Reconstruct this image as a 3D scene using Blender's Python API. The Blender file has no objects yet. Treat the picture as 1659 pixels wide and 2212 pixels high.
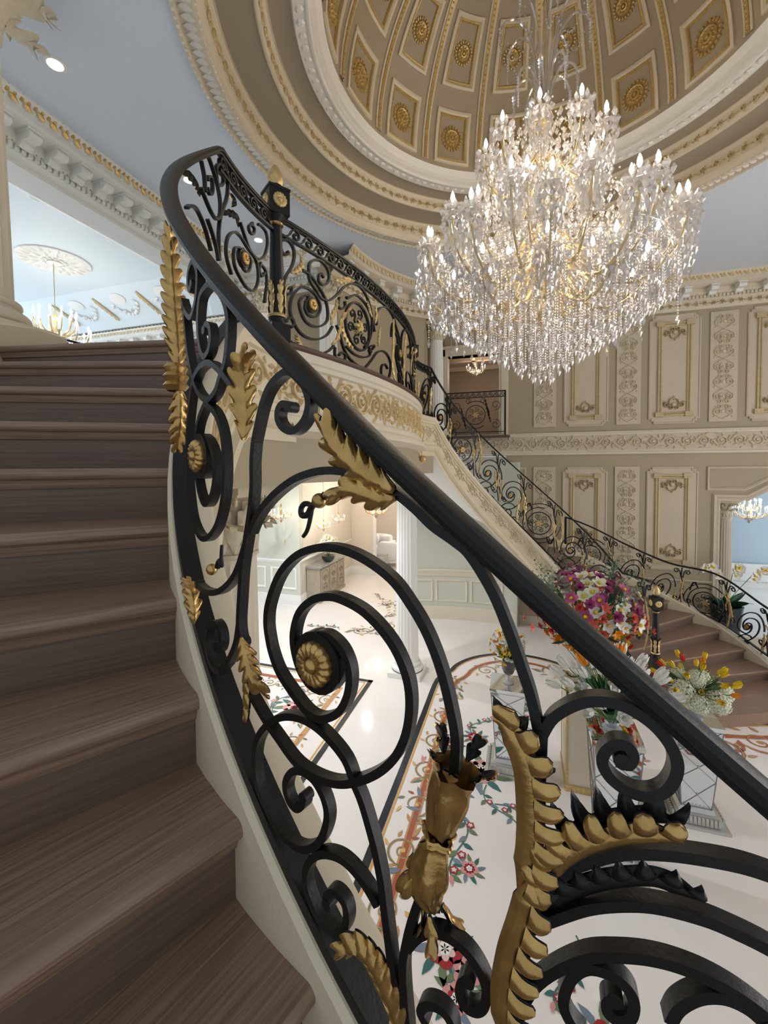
import bpy, math, random
from mathutils import Vector, Matrix
random.seed(7)
rnd=random.random
PI=math.pi
sin,cos,rad,sqrt=math.sin,math.cos,math.radians,math.sqrt
S=bpy.context.scene
COL=S.collection
# ------------------------------------------------ camera, world, lights
EYE=3.5175
CAM=Vector((-.22,-4.65,EYE))
_f=Vector((-.303,.953,0)).normalized(); _p=rad(2.0); _roll=.006
FWD=Vector((_f.x*cos(_p),_f.y*cos(_p),-sin(_p))); _rt=Vector((_f.y,-_f.x,0)); _up=_rt.cross(FWD)
IX=_rt*cos(_roll)-_up*sin(_roll); IY=_rt*sin(_roll)+_up*cos(_roll)
cd=bpy.data.cameras.new('camera'); cam=bpy.data.objects.new('camera',cd); COL.objects.link(cam)
cd.sensor_fit='VERTICAL'; cd.sensor_height=36; cd.lens=920/2212*36; cd.clip_start=.02
cd.shift_y=-(1106-(1008+920*math.tan(_p)))/2212
m=Matrix.Identity(4)
for i,a in enumerate((IX,IY,-FWD)):
    for j in range(3): m[j][i]=a[j]
m.translation=CAM; cam.matrix_world=m; S.camera=cam
W=bpy.data.worlds.new('sky'); S.world=W; W.use_nodes=True
bg=W.node_tree.nodes['Background']; bg.inputs[0].default_value=(.86,.93,1,1); bg.inputs[1].default_value=.6
vs=S.view_settings; vs.view_transform='Standard'; vs.look='None'; vs.exposure=.0; vs.gamma=1; vs.use_curve_mapping=False
S.cycles.use_light_tree=False; S.cycles.max_bounces=5; S.cycles.diffuse_bounces=3; S.cycles.glossy_bounces=3; S.cycles.transmission_bounces=4; S.cycles.transparent_max_bounces=7
S.cycles.caustics_reflective=False; S.cycles.caustics_refractive=False
def lamp(name,loc,energy,color=(1,.86,.68),size=.3,kind='POINT',rot=None,size_y=None):
    l=bpy.data.lights.new(name,kind); l.energy=energy; l.color=color
    if kind=='AREA':
        l.size=size
        if size_y: l.shape='RECTANGLE'; l.size_y=size_y
    else: l.shadow_soft_size=size
    o=bpy.data.objects.new(name,l); o.location=loc; COL.objects.link(o)
    if rot: o.rotation_euler=rot
    return o
# daylight through the tall windows of the great room (end wall); entrance lamp is unseen fill added for the floor
lamp('great_room_window_light',(-15.5,1,5.2),360,(.66,.82,1),7,'AREA',(0,-PI/2,0),4.5)
lamp('entrance_fill_light',(7.2,0,2.3),250,(1,.95,.9),7,'AREA',(0,PI/2,0),4)
# ------------------------------------------------ mesh kit
class MB:
    def __init__(s): s.v=[];s.f=[];s.m=[]
    def add(s,vs,fs,mi=0):
        b=len(s.v); s.v+= [tuple(p) for p in vs]; s.f+=[tuple(b+i for i in f) for f in fs]; s.m+=[mi]*len(fs)
    def grid(s,rows,mi=0,cu=False,cv=False,flip=False):
        n=len(rows);k=len(rows[0]);b=len(s.v)
        for r in rows: s.v+=[tuple(p) for p in r]
        for i in range(n if cu else n-1):
            for j in range(k if cv else k-1):
                a=b+i*k+j; c=b+((i+1)%n)*k+j; d=b+((i+1)%n)*k+(j+1)%k; e=b+i*k+(j+1)%k
                s.f.append((a,e,d,c) if flip else (a,c,d,e)); s.m.append(mi)
    def box(s,x0,y0,z0,x1,y1,z1,mi=0,M=None):
        v=[(x0,y0,z0),(x1,y0,z0),(x1,y1,z0),(x0,y1,z0),(x0,y0,z1),(x1,y0,z1),(x1,y1,z1),(x0,y1,z1)]
        if M: v=[M@Vector(p) for p in v]
        s.add(v,[(0,3,2,1),(4,5,6,7),(0,1,5,4),(1,2,6,5),(2,3,7,6),(3,0,4,7)],mi)
    def frustum(s,cx,cy,z0,z1,a0,a1,mi=0,b0=None,b1=None):
        b0=b0 or a0;b1=b1 or a1
        v=[(cx+sx*a0,cy+sy*b0,z0) for sx,sy in((-1,-1),(1,-1),(1,1),(-1,1))]+[(cx+sx*a1,cy+sy*b1,z1) for sx,sy in((-1,-1),(1,-1),(1,1),(-1,1))]
        s.add(v,[(0,3,2,1),(4,5,6,7),(0,1,5,4),(1,2,6,5),(2,3,7,6),(3,0,4,7)],mi)
    def lathe(s,prof,n=24,c=(0,0,0),mi=0,a0=0,a1=2*PI,cap=False):
        full=abs(a1-a0-2*PI)<1e-6
        rows=[]
        for k in range(n if full else n+1):
            a=a0+(a1-a0)*k/n
            rows.append([(c[0]+r*cos(a),c[1]+r*sin(a),c[2]+z) for r,z in prof])
        s.grid(rows,mi,cu=full)
    def tube(s,pts,r,k=6,mi=0,closed=False,cap=True):
        pts=[Vector(p) for p in pts];n=len(pts)
        rs=r if isinstance(r,(list,tuple)) else [r]*n
        up=None;rows=[]
        for i,p in enumerate(pts):
            t=(pts[min(i+1,n-1)]-pts[max(i-1,0)]) if not closed else pts[(i+1)%n]-pts[i-1]
            if t.length<1e-9:t=Vector((0,0,1))
            t.normalize()
            if up is None: up=t.orthogonal().normalized()
            up=(up-t*up.dot(t)); up=up.normalized() if up.length>1e-6 else t.orthogonal().normalized()
            b=t.cross(up)
            rows.append([p+(up*cos(2*PI*j/k)+b*sin(2*PI*j/k))*rs[i] for j in range(k)])
        s.grid(rows,mi,cu=closed,cv=True)
        if cap and not closed:
            b=len(s.v); s.v+=[tuple(pts[0]),tuple(pts[-1])]
            o=b-n*k
            for j in range(k):
                s.f.append((b,o+j,o+(j+1)%k));s.m.append(mi)
                s.f.append((b+1,o+(n-1)*k+(j+1)%k,o+(n-1)*k+j));s.m.append(mi)
    def bar(s,pts,nr,t,w,mi=0,taper=0):
        n=len(pts);rows=[]
        for i in range(n):
            p=Vector(pts[i]);N=nr[i]
            T=Vector(pts[min(i+1,n-1)])-Vector(pts[max(i-1,0)])
            if T.length<1e-9:T=Vector((0,0,1))
            B=T.normalized().cross(N).normalized()
            tt=t*(1-taper*i/(n-1))
            a=B*tt/2;b=N*w/2
            rows.append([p-a-b,p+a-b,p+a+b,p-a+b])
        s.grid(rows,mi,cv=True)
        o=len(s.v)-4*n
        s.f+=[(o,o+1,o+2,o+3),(o+4*n-1,o+4*n-2,o+4*n-3,o+4*n-4)];s.m+=[mi,mi]
    def ball(s,c,r,n=8,k=5,mi=0,sz=1):
        rows=[[(c[0]+r*sin(PI*j/k)*cos(2*PI*i/n),c[1]+r*sin(PI*j/k)*sin(2*PI*i/n),c[2]-r*sz*cos(PI*j/k)) for j in range(k+1)] for i in range(n)]
        s.grid(rows,mi,cu=True)
    def octa(s,c,r,h,mi=0):
        x,y,z=c
        s.add([(x+r,y,z),(x,y+r,z),(x-r,y,z),(x,y-r,z),(x,y,z+h),(x,y,z-h)],[(0,1,4),(1,2,4),(2,3,4),(3,0,4),(1,0,5),(2,1,5),(3,2,5),(0,3,5)],mi)
    def poly(s,pts,mi=0,flip=False):
        b=len(s.v);s.v+=[tuple(p) for p in pts];f=list(range(b,b+len(pts)))
        s.f.append(tuple(f[::-1] if flip else f));s.m.append(mi)
    def prism(s,pts,z0,z1,mi=0):
        n=len(pts)
        s.add([(x,y,z0) for x,y in pts]+[(x,y,z1) for x,y in pts],[tuple(range(n-1,-1,-1)),tuple(range(n,2*n))]+[(i,(i+1)%n,n+(i+1)%n,n+i) for i in range(n)],mi)
    def sweep(s,path,nrm,prof,mi=0,closed=False):
        # path: (x,y[,z]); nrm: outward (x,y); prof: (d,z)
        rows=[[(p[0]+q[0]*d,p[1]+q[1]*d,(p[2] if len(p)>2 else 0)+z) for d,z in prof] for p,q in zip(path,nrm)]
        s.grid(rows,mi,cu=closed)
    def mesh(s,name,mats,smooth=True,ang=38):
        me=bpy.data.meshes.new(name); me.from_pydata(s.v,[],s.f)
        for mt in (mats if isinstance(mats,(list,tuple)) else [mats]): me.materials.append(mt)
        if max(s.m,default=0)>0: me.polygons.foreach_set('material_index',s.m)
        if smooth: me.shade_smooth(); me.set_sharp_from_angle(angle=rad(ang))
        me.update(); return me
def tag(o,label=None,cat=None,group=None,kind=None):
    if label:o['label']=label
    if cat:o['category']=cat
    if group:o['group']=group
    if kind:o['kind']=kind
    return o
def ob(name,mb,mats,parent=None,label=None,cat=None,group=None,kind=None,smooth=True,ang=38):
    me=mb.mesh(name,mats,smooth,ang) if isinstance(mb,MB) else mb
    o=bpy.data.objects.new(name,me); COL.objects.link(o)
    if parent: o.parent=parent
    return tag(o,label,cat,group,kind)
def empty(name,loc=(0,0,0),label=None,cat=None,group=None,kind=None,parent=None,rz=0):
    o=bpy.data.objects.new(name,None); o.location=loc; o.rotation_euler=(0,0,rz); o.empty_display_size=.1; COL.objects.link(o)
    if parent:o.parent=parent
    return tag(o,label,cat,group,kind)
def place(o,loc=(0,0,0),rz=0,sc=1):
    o.location=loc;o.rotation_euler=(0,0,rz)
    o.scale=(sc,sc,sc) if not isinstance(sc,tuple) else sc
    return o
def copy_tree(o,parent=None):
    c=o.copy(); COL.objects.link(c); c.parent=parent
    for ch in list(o.children): copy_tree(ch,c)
    return c
def cr(pts,sub=6):
    n=len(pts)
    if n<3: return [tuple(p) for p in pts]
    P=[pts[0]]+list(pts)+[pts[-1]];out=[];D=len(pts[0])
    for i in range(1,n):
        for k in range(sub):
            t=k/sub;a,b,c,d=P[i-1],P[i],P[i+1],P[i+2]
            out.append(tuple(.5*((2*b[j])+(c[j]-a[j])*t+(2*a[j]-5*b[j]+4*c[j]-d[j])*t*t+(3*b[j]-a[j]-3*c[j]+d[j])*t**3) for j in range(D)))
    out.append(tuple(pts[-1])); return out
# ------------------------------------------------ materials
def mat(name,col,rough=.5,metal=0,noise=0,nscale=8,bump=0,bscale=40,spec=.5,coat=0,col2=None,emit=None,es=0,trans=0,ior=1.45,alpha=1):
    M=bpy.data.materials.new(name);M.use_nodes=True;nt=M.node_tree;b=nt.nodes['Principled BSDF']
    b.inputs['Base Color'].default_value=(*col,1);b.inputs['Roughness'].default_value=rough;b.inputs['Metallic'].default_value=metal
    b.inputs['Specular IOR Level'].default_value=spec;b.inputs['Coat Weight'].default_value=coat;b.inputs['IOR'].default_value=ior
    b.inputs['Transmission Weight'].default_value=trans; b.inputs['Alpha'].default_value=alpha
    if coat: b.inputs['Coat Roughness'].default_value=.08
    if emit: b.inputs['Emission Color'].default_value=(*emit,1); b.inputs['Emission Strength'].default_value=es
    tc=None
    if noise or bump or col2:
        tc=nt.nodes.new('ShaderNodeTexCoord')
    if noise or col2:
        n=nt.nodes.new('ShaderNodeTexNoise');n.inputs['Scale'].default_value=nscale;n.inputs['Detail'].default_value=6
        nt.links.new(tc.outputs['Object'],n.inputs['Vector'])
        r=nt.nodes.new('ShaderNodeValToRGB');c2=col2 or tuple(max(0,c*(1-noise)) for c in col)
        r.color_ramp.elements[0].position=.35;r.color_ramp.elements[1].position=.68
        r.color_ramp.elements[0].color=(*c2,1);r.color_ramp.elements[1].color=(*col,1)
        nt.links.new(n.outputs['Fac'],r.inputs['Fac']);nt.links.new(r.outputs['Color'],b.inputs['Base Color'])
    if bump:
        n2=nt.nodes.new('ShaderNodeTexNoise');n2.inputs['Scale'].default_value=bscale;n2.inputs['Detail'].default_value=4
        nt.links.new(tc.outputs['Object'],n2.inputs['Vector'])
        bp=nt.nodes.new('ShaderNodeBump');bp.inputs['Strength'].default_value=bump;bp.inputs['Distance'].default_value=.01
        nt.links.new(n2.outputs['Fac'],bp.inputs['Height']);nt.links.new(bp.outputs['Normal'],b.inputs['Normal'])
    return M
def srgb(r,g,b):
    f=lambda c:(c/255/12.92 if c/255<=.04045 else ((c/255+.055)/1.055)**2.4)
    return (f(r),f(g),f(b))
def wood(name,c1,c2,rough=.42):
    M=bpy.data.materials.new(name);M.use_nodes=True;nt=M.node_tree;b=nt.nodes['Principled BSDF']
    tc=nt.nodes.new('ShaderNodeTexCoord');mp=nt.nodes.new('ShaderNodeMapping');mp.inputs['Scale'].default_value=(2.0,85,85)
    oi=nt.nodes.new('ShaderNodeObjectInfo');vm=nt.nodes.new('ShaderNodeVectorMath');vm.operation='ADD'
    mu=nt.nodes.new('ShaderNodeMath');mu.operation='MULTIPLY';mu.inputs[1].default_value=37
    nt.links.new(oi.outputs['Random'],mu.inputs[0]);nt.links.new(tc.outputs['Object'],vm.inputs[0]);nt.links.new(mu.outputs[0],vm.inputs[1]);nt.links.new(vm.outputs[0],mp.inputs['Vector'])
    n=nt.nodes.new('ShaderNodeTexNoise');n.inputs['Scale'].default_value=1.6;n.inputs['Detail'].default_value=7;n.inputs['Distortion'].default_value=.9
    nt.links.new(mp.outputs[0],n.inputs['Vector'])
    r=nt.nodes.new('ShaderNodeValToRGB');r.color_ramp.elements[0].position=.36;r.color_ramp.elements[1].position=.62
    r.color_ramp.elements[0].color=(*c1,1);r.color_ramp.elements[1].color=(*c2,1)
    nt.links.new(n.outputs['Fac'],r.inputs['Fac']);nt.links.new(r.outputs['Color'],b.inputs['Base Color']);b.inputs['Roughness'].default_value=rough
    bp=nt.nodes.new('ShaderNodeBump');bp.inputs['Strength'].default_value=.18;bp.inputs['Distance'].default_value=.004
    nt.links.new(n.outputs['Fac'],bp.inputs['Height']);nt.links.new(bp.outputs['Normal'],b.inputs['Normal'])
    return M
def crystal(name,tint=(1,1,1),mix=.5):
    M=bpy.data.materials.new(name);M.use_nodes=True;nt=M.node_tree
    for n in list(nt.nodes): nt.nodes.remove(n)
    o=nt.nodes.new('ShaderNodeOutputMaterial');t=nt.nodes.new('ShaderNodeBsdfTransparent');t.inputs[0].default_value=(.93,.93,.93,1)
    g=nt.nodes.new('ShaderNodeBsdfGlossy');g.inputs['Roughness'].default_value=.04;g.inputs[0].default_value=(*tint,1)
    d=nt.nodes.new('ShaderNodeBsdfTranslucent');d.inputs[0].default_value=(.9,.88,.86,1)
    a=nt.nodes.new('ShaderNodeMixShader');a.inputs[0].default_value=.5
    b=nt.nodes.new('ShaderNodeMixShader');b.inputs[0].default_value=mix
    nt.links.new(g.outputs[0],a.inputs[1]);nt.links.new(d.outputs[0],a.inputs[2]);nt.links.new(t.outputs[0],b.inputs[1]);nt.links.new(a.outputs[0],b.inputs[2]);nt.links.new(b.outputs[0],o.inputs[0])
    return M
IRON=mat('black_iron',(.010,.0098,.0095),.4,0,bump=.08,bscale=150,spec=.38)
GOLD=mat('gilded_metal',srgb(212,174,108),.25,.8,noise=.3,nscale=30,bump=.1,bscale=90)
GOLDB=mat('bright_gilt',srgb(226,196,134),.34,.45,noise=.3,nscale=40)
PGOLD=mat('pale_gilding',srgb(222,196,146),.5,.15,noise=.2,nscale=20)
CREAM=mat('cream_plaster',srgb(226,214,192),.55,noise=.04,nscale=3)
CURB=mat('cream_paint',srgb(226,212,184),.5,bump=.12,bscale=180)
WGOLD=mat('wall_gilding',srgb(206,184,142),.5,.08,noise=.15,nscale=20)
WHITE=mat('white_plaster',srgb(238,236,230),.5)
BEIGE=mat('beige_paint',srgb(178,163,136),.6,noise=.04,nscale=2)
PANEL=mat('panel_cream',srgb(208,193,170),.6,noise=.04,nscale=3)
ORN=mat('ornament_cream',srgb(220,206,178),.5,noise=.1,nscale=25)
GREEN=mat('sage_paint',srgb(208,208,192),.6)
TAUPE=mat('dome_taupe',srgb(168,152,128),.6,noise=.06,nscale=4)
COVE=mat('cove_taupe',srgb(158,145,126),.6)
CEIL=mat('ceiling_white',srgb(220,228,240),.25,spec=.3)
GCEIL=mat('great_room_ceiling',srgb(226,236,240),.5)
MARBLE=mat('floor_marble',srgb(244,236,230),.07,noise=.05,nscale=1.2,spec=.5,bump=.006,bscale=3)
WOOD=wood('stair_wood',srgb(124,99,82),srgb(152,125,104),.38)
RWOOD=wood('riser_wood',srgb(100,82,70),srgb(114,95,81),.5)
TRIMW=mat('dark_wood_trim',srgb(96,72,62),.4,noise=.2,nscale=10)
CRY=crystal('crystal',(1,.95,.96),.5)
CRYD=crystal('crystal_drop',(1,.95,.96),.6)
RINGC=mat('ring_plaster',srgb(212,198,174),.55)
RINGW=mat('ring_white',srgb(222,216,206),.5)
BULB=mat('lit_bulb',(1,.9,.75),emit=(1,.9,.74),es=34)
DOWN=mat('downlight_glow',(1,1,1),emit=(1,.96,.9),es=30)
BULB.cycles.emission_sampling='NONE';DOWN.cycles.emission_sampling='NONE'
MIRROR=mat('mirror_glass',(.78,.82,.86),.03,1)
LEAD=mat('mirror_bevel',(.32,.3,.3),.3,.6)
GLASS=mat('clear_glass',(.95,.97,.97),.02,0,trans=.85,ior=1.35)
# ------------------------------------------------ ornament kit
def spiral(cx,cy,r0,r1,a0,turns,n=18,sq=1):
    return [(cx+(r0+(r1-r0)*k/n)*cos(a0+turns*2*PI*k/n),cy+sq*(r0+(r1-r0)*k/n)*sin(a0+turns*2*PI*k/n)) for k in range(n+1)]
def relief(mb,pts,mp,w,h,mi=0):
    n=len(pts);rows=[]
    for i,(x,y) in enumerate(pts):
        a=pts[max(i-1,0)];b=pts[min(i+1,n-1)];dx,dy=b[0]-a[0],b[1]-a[1];l=math.hypot(dx,dy) or 1
        ww=w*.5*(1-.35*i/n);nx,ny=-dy/l*ww,dx/l*ww
        rows.append([mp(x+nx,y+ny,0),mp(x+nx*.4,y+ny*.4,h),mp(x-nx*.4,y-ny*.4,h),mp(x-nx,y-ny,0)])
    mb.grid(rows,mi)
def rleaf(mb,x,y,a,l,w,mp,h,mi=0):
    c,s=cos(a),sin(a);q=lambda u,v,hh:mp(x+u*c-v*s,y+u*s+v*c,hh)
    mb.add([q(0,0,0),q(l*.4,w/2,0),q(l*.7,w*.36,0),q(l,0,h*.3),q(l*.7,-w*.36,0),q(l*.4,-w/2,0),q(l*.45,0,h)],[(0,6,1),(1,6,2),(2,6,3),(3,6,4),(4,6,5),(5,6,0)],mi)
def boss(mb,x,y,r,mp,h,mi=0,n=8,sx=1):
    mb.add([mp(x,y,h)]+[mp(x+r*sx*.6*cos(2*PI*k/n),y+r*.6*sin(2*PI*k/n),h*.85) for k in range(n)]+[mp(x+r*sx*cos(2*PI*k/n),y+r*sin(2*PI*k/n),0) for k in range(n)],
      [(0,1+k,1+(k+1)%n) for k in range(n)]+[(1+k,1+n+k,1+n+(k+1)%n,1+(k+1)%n) for k in range(n)],mi)
def rinceau(mb,mp,s0,s1,t0,t1,h=.02,mi=0,asp=1.15,ns=14,leaves=7):
    H=t1-t0;n=max(1,round((s1-s0)/(H*asp)));W=(s1-s0)/n
    for k in range(n):
        cx=s0+(k+.5)*W;cy=(t0+t1)/2;d=1 if k%2 else -1;r=H*.4
        sp=[(cx+x,cy+d*y) for x,y in spiral(0,0,r,r*.2,PI*1.05,1.6,ns)]
        relief(mb,[(cx-W*.62,cy-d*H*.1),(cx-W*.52,cy+d*H*.02)]+sp,mp,H*.13,h,mi)
        boss(mb,cx,cy,H*.11,mp,h*1.3,mi,6)
        for j in range(leaves):
            a=j*2*PI/leaves+.3*k;rr=r*(.98 if j%2 else .6)
            rleaf(mb,cx+rr*cos(a),cy+rr*sin(a),a+d*1.0,H*.3,H*.15,mp,h,mi)
def arabesque(mb,mp,x0,x1,z0,z1,h=.02,mi=0,levels=5):
    cx=(x0+x1)/2;W=x1-x0;H=(z1-z0)/levels
    for k in range(levels):
        zc=z0+(k+.5)*H;fl=1 if k%2==0 else -1
        for sd in(-1,1):
            relief(mb,[(cx,zc-fl*H*.48),(cx+sd*W*.2,zc-fl*H*.36)]+[(cx+sd*x,zc+fl*y) for x,y in spiral(W*.23,0,W*.2,W*.05,-PI*.45,1.5,14)],mp,W*.055,h,mi)
            relief(mb,[(cx+sd*x,zc+fl*y) for x,y in spiral(W*.17,H*.34,W*.12,W*.03,-PI*.2,-1.2,10)],mp,W*.045,h,mi)
            rleaf(mb,cx+sd*W*.1,zc-fl*H*.1,PI/2-sd*.7,H*.22,W*.1,mp,h,mi)
            rleaf(mb,cx+sd*W*.36,zc+fl*H*.22,PI/2+sd*.5,H*.2,W*.1,mp,h,mi)
            rleaf(mb,cx+sd*W*.34,zc-fl*H*.26,-PI/2+sd*.6,H*.18,W*.1,mp,h,mi)
        if k%2==0: boss(mb,cx,zc,W*.11,mp,h*1.2,mi,10)
        else:
            relief(mb,[(cx+W*.17*cos(2*PI*j/14),zc+W*.17*sin(2*PI*j/14)) for j in range(15)],mp,W*.05,h,mi); boss(mb,cx,zc,W*.07,mp,h,mi,6)
        rleaf(mb,cx,zc+fl*H*.18,PI/2*fl,H*.28,W*.13,mp,h,mi)
def cartouche(mb,mp,cx,cz,W,fl,h=.03,mi=0,mo=1):
    boss(mb,cx,cz,W*.12,mp,h*1.2,mo,10,1)
    for sd in(-1,1):
        relief(mb,[(cx+sd*x,cz+fl*y) for x,y in [(0,-.3*W),(.14*W,-.24*W),(.2*W,-.1*W),(.19*W,.06*W)]],mp,W*.07,h,mi)
        relief(mb,[(cx+sd*x,cz+fl*y) for x,y in spiral(.29*W,.02*W,.13*W,.03*W,PI,1.3,10)],mp,W*.06,h,mi)
        relief(mb,[(cx+sd*x,cz+fl*y) for x,y in spiral(.12*W,.14*W,.1*W,.03*W,-.5,-1.2,8)],mp,W*.05,h,mi)
        for a,l in((.3,.16),(-.4,.18),(-1.0,.16)): rleaf(mb,cx+sd*.3*W,cz-fl*.05*W,(a*fl if sd>0 else PI-a*fl),l*W,.07*W,mp,h,mi)
    rleaf(mb,cx,cz-fl*.2*W,-PI/2*fl,.2*W,.12*W,mp,h,mi)
def rosette_mesh(name,r,h,mats,petals=14,seg=3):
    mb=MB();n=petals*seg;rows=[]
    for k in range(n):
        a=2*PI*k/n;p=abs(sin(petals*a/2))**.5;row=[(0,0,h*1.0)]
        for q,hh in((.16,1.0),(.27,.8),(.34,.5),(.42,.72),(.6,.62+.1*p),(.8,.62+.16*p),(.93+.07*p,.3+.12*p),(.91+.07*p,0)):
            row.append((r*q*cos(a),r*q*sin(a),h*hh))
        rows.append(row)
    mb.grid(rows,0,cu=True); return mb.mesh(name,mats,True,60)
def rosette2_mesh(name,r,h,mats):
    mb=MB()
    mp=lambda x,y,z:(x,y,z)
    for k in range(20): 
        a=2*PI*k/20
        boss(mb,0,0,.15*r,lambda x,y,z,a=a:((.83*r+x*1.25)*cos(a)-y*.85*sin(a),(.83*r+x*1.25)*sin(a)+y*.85*cos(a),z),h*.9,0,6)
    for k in range(10):
        a=2*PI*k/10;boss(mb,.44*r*cos(a),.44*r*sin(a),.12*r,mp,h*1.1,0,5)
    mb.lathe([(.66*r,0),(.62*r,h*.7),(.56*r,h*.5),(.36*r,h*.5),(.32*r,h),(.22*r,h*1.1),(.16*r,h*.6),(.1*r,h*1.3),(0,h*1.4)],16)
    return mb.mesh(name,mats,True,50)
def acanthus(mb,pts,nr,w,lobes=6,curl=.5,tip=.0,side=0,mi=(0,1),sub=6,m=3,lift=.008):
    """leaf along pts with scalloped lobes; gilded front, black back"""
    n=lobes*sub;P=cr(pts,max(2,n//max(1,len(pts)-1)));N=len(P)
    rows=[];rb=[]
    for i,p in enumerate(P):
        s=i/(N-1);p=Vector(p);nn=nr(p)
        T=Vector(P[min(i+1,N-1)])-Vector(P[max(i-1,0)]);T.normalize();B=T.cross(nn).normalized()
        base=(min(1,.45+2.2*s))*(1-s**5*.75);ph=(s*lobes)%1
        lob=.42+.58*(max(0,sin(PI*ph))**.6)
        r1=[];r2=[]
        for j in range(-m,m+1):
            q=j/m
            if side and q*side<0: ww=w*base*.5*q*.35
            else: ww=w*base*.5*q*(1+(lob-1)*abs(q)**1.5)
            hh=-curl*w*.5*q*q*base+ .15*w*(max(0,sin(PI*ph))**.8-.5)*abs(q) + (.06*w if j==0 else 0)+lift+tip*w*s**3
            fw=abs(q)**1.5*w*.42*lob
            v=p+B*ww+nn*hh+T*fw
            r1.append(v);r2.append(v-nn*.004)
        rows.append(r1);rb.append(r2)
    mb.grid(rows,mi[0]);mb.grid(rb,mi[1],flip=True)
def lobed(mb,pts,nr,sg,L,n,mi=0,band=.012,depth=0,point=0,phase=0,lean=.35):
    """channel leaf: a smooth spine band with a row of separate rounded tongues"""
    P=cr(pts,10);N=len(P);ln=[0]
    for a,b in zip(P,P[1:]): ln.append(ln[-1]+(Vector(b)-Vector(a)).length)
    def at(s):
        s=max(0,min(ln[-1]-1e-6,s));i=max(k for k in range(N-1) if ln[k]<=s);f=(s-ln[i])/max(1e-9,ln[i+1]-ln[i])
        p=Vector(P[i]).lerp(Vector(P[i+1]),f);T=(Vector(P[min(i+2,N-1)])-Vector(P[max(i-1,0)])).normalized();nn=nr(p);return p,T,T.cross(nn).normalized()*sg,nn
    rows=[]
    for k in range(N*2):
        p,T,B,nn=at(ln[-1]*k/(N*2-1));e=min(1,6*k/(N*2-1),6*(1-k/(N*2-1))+.15)
        rows.append([p+B*(band*(j/4-.5)*e)+nn*(depth+.006*(1-(j/2-1)**2)*e) for j in range(5)])
    mb.grid(rows,mi);mb.grid([[v-Vector(nr(v))*.003 for v in r] for r in rows],1,flip=True)
    pitch=ln[-1]/n
    for i in range(n):
        s0=(i+.5+phase)*pitch;f=(i+.5)/n;LL=L*(.55+.45*sin(PI*min(1,.15+f*.85)))
        rows=[]
        for a in range(10):
            q=a/9;wd=pitch*(.5-.09*min(1,q*3))*((1-q**4)**.5 if not point else (1-q**1.8)*1.05);row=[]
            for j in range(-3,4):
                p,T,B,nn=at(s0+wd*j/3)
                row.append(p+B*(band*.2+LL*q)+T*(LL*lean*q*q)+nn*(depth+.004+.007*(1-(j/3)**2)*(1-.4*q)+.006*sin(PI*q*.9)))
            rows.append(row)
        mb.grid(rows,mi);mb.grid([[v-nr(v)*.003 for v in r] for r in rows],1,flip=True)
# ------------------------------------------------ ground floor
F2=4.1875; KD=.913; CE0=7.3875; CE=EYE+3.87*KD   # upper ceiling; dome drawn at unit size, then sized by KD
mb=MB();mb.poly([(-17,-8,0),(9,-8,0),(9,15,0),(-17,15,0)])
FLOOR=ob('floor',mb,MARBLE,kind='structure',smooth=False)
IC=[mat('inlay_'+n,srgb(*c),.1) for n,c in dict(black=(38,40,44),gold=(216,160,84),white=(240,236,232),tan=(196,150,104),rust=(170,96,70),green=(110,130,96),teal=(64,112,104),red=(164,52,58),pink=(214,150,146),rose=(230,196,190),ochre=(222,180,110),slate=(120,134,146)).items()]
BLK,GLD,WHT,TAN,RUST,GRN,TEAL,RED,PINK,ROSE,OCH,SLA=range(12)
flat=lambda z:(lambda x,y,h:(x,y,z))
def ribbon(mb,pts,w,z,mi,closed=False):
    n=len(pts);rows=[]
    for i,(x,y) in enumerate(pts):
        a=pts[i-1] if (closed or i>0) else pts[i];b=pts[(i+1)%n] if (closed or i<n-1) else pts[i]
        dx,dy=b[0]-a[0],b[1]-a[1];l=math.hypot(dx,dy) or 1
        ww=w(i/(n-1)) if callable(w) else w
        rows.append([(x-dy/l*ww/2,y+dx/l*ww/2,z),(x+dy/l*ww/2,y-dx/l*ww/2,z)])
    mb.grid(rows,mi,cu=closed)
def offs(pts,d):
    n=len(pts);o=[]
    for i in range(n):
        a,b=pts[i-1],pts[(i+1)%n];dx,dy=b[0]-a[0],b[1]-a[1];l=math.hypot(dx,dy) or 1
        o.append((pts[i][0]-dy/l*d,pts[i][1]+dx/l*d))
    return o
def fpet(mb,x,y,a,l,w,z,mi):
    c,s=cos(a),sin(a)
    mb.poly([(x+u*c-v*s,y+u*s+v*c,z) for u,v in((0,0),(l*.35,-w*.42),(l*.72,-w*.5),(l*.97,-w*.22),(l,0),(l*.97,w*.22),(l*.72,w*.5),(l*.35,w*.42))],mi)
def fleaf(mb,x,y,a,l,w,z,mi):
    c,s=cos(a),sin(a)
    mb.poly([(x+u*c-v*s,y+u*s+v*c,z) for u,v in((0,0),(l*.3,-w*.45),(l*.6,-w*.4),(l,0),(l*.6,w*.4),(l*.3,w*.45))],mi)
def fflower(mb,x,y,r,z,c1,c2,c3,n=6,rot=0):
    for k in range(n): fpet(mb,x,y,rot+2*PI*k/n,r,r*.85,z,c1)
    for k in range(n): fpet(mb,x,y,rot+2*PI*k/n,r*.62,r*.42,z+.0006,c2)
    for k in range(n): fpet(mb,x,y,rot+PI/n+2*PI*k/n,r*.36,r*.3,z+.0012,c3)
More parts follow.
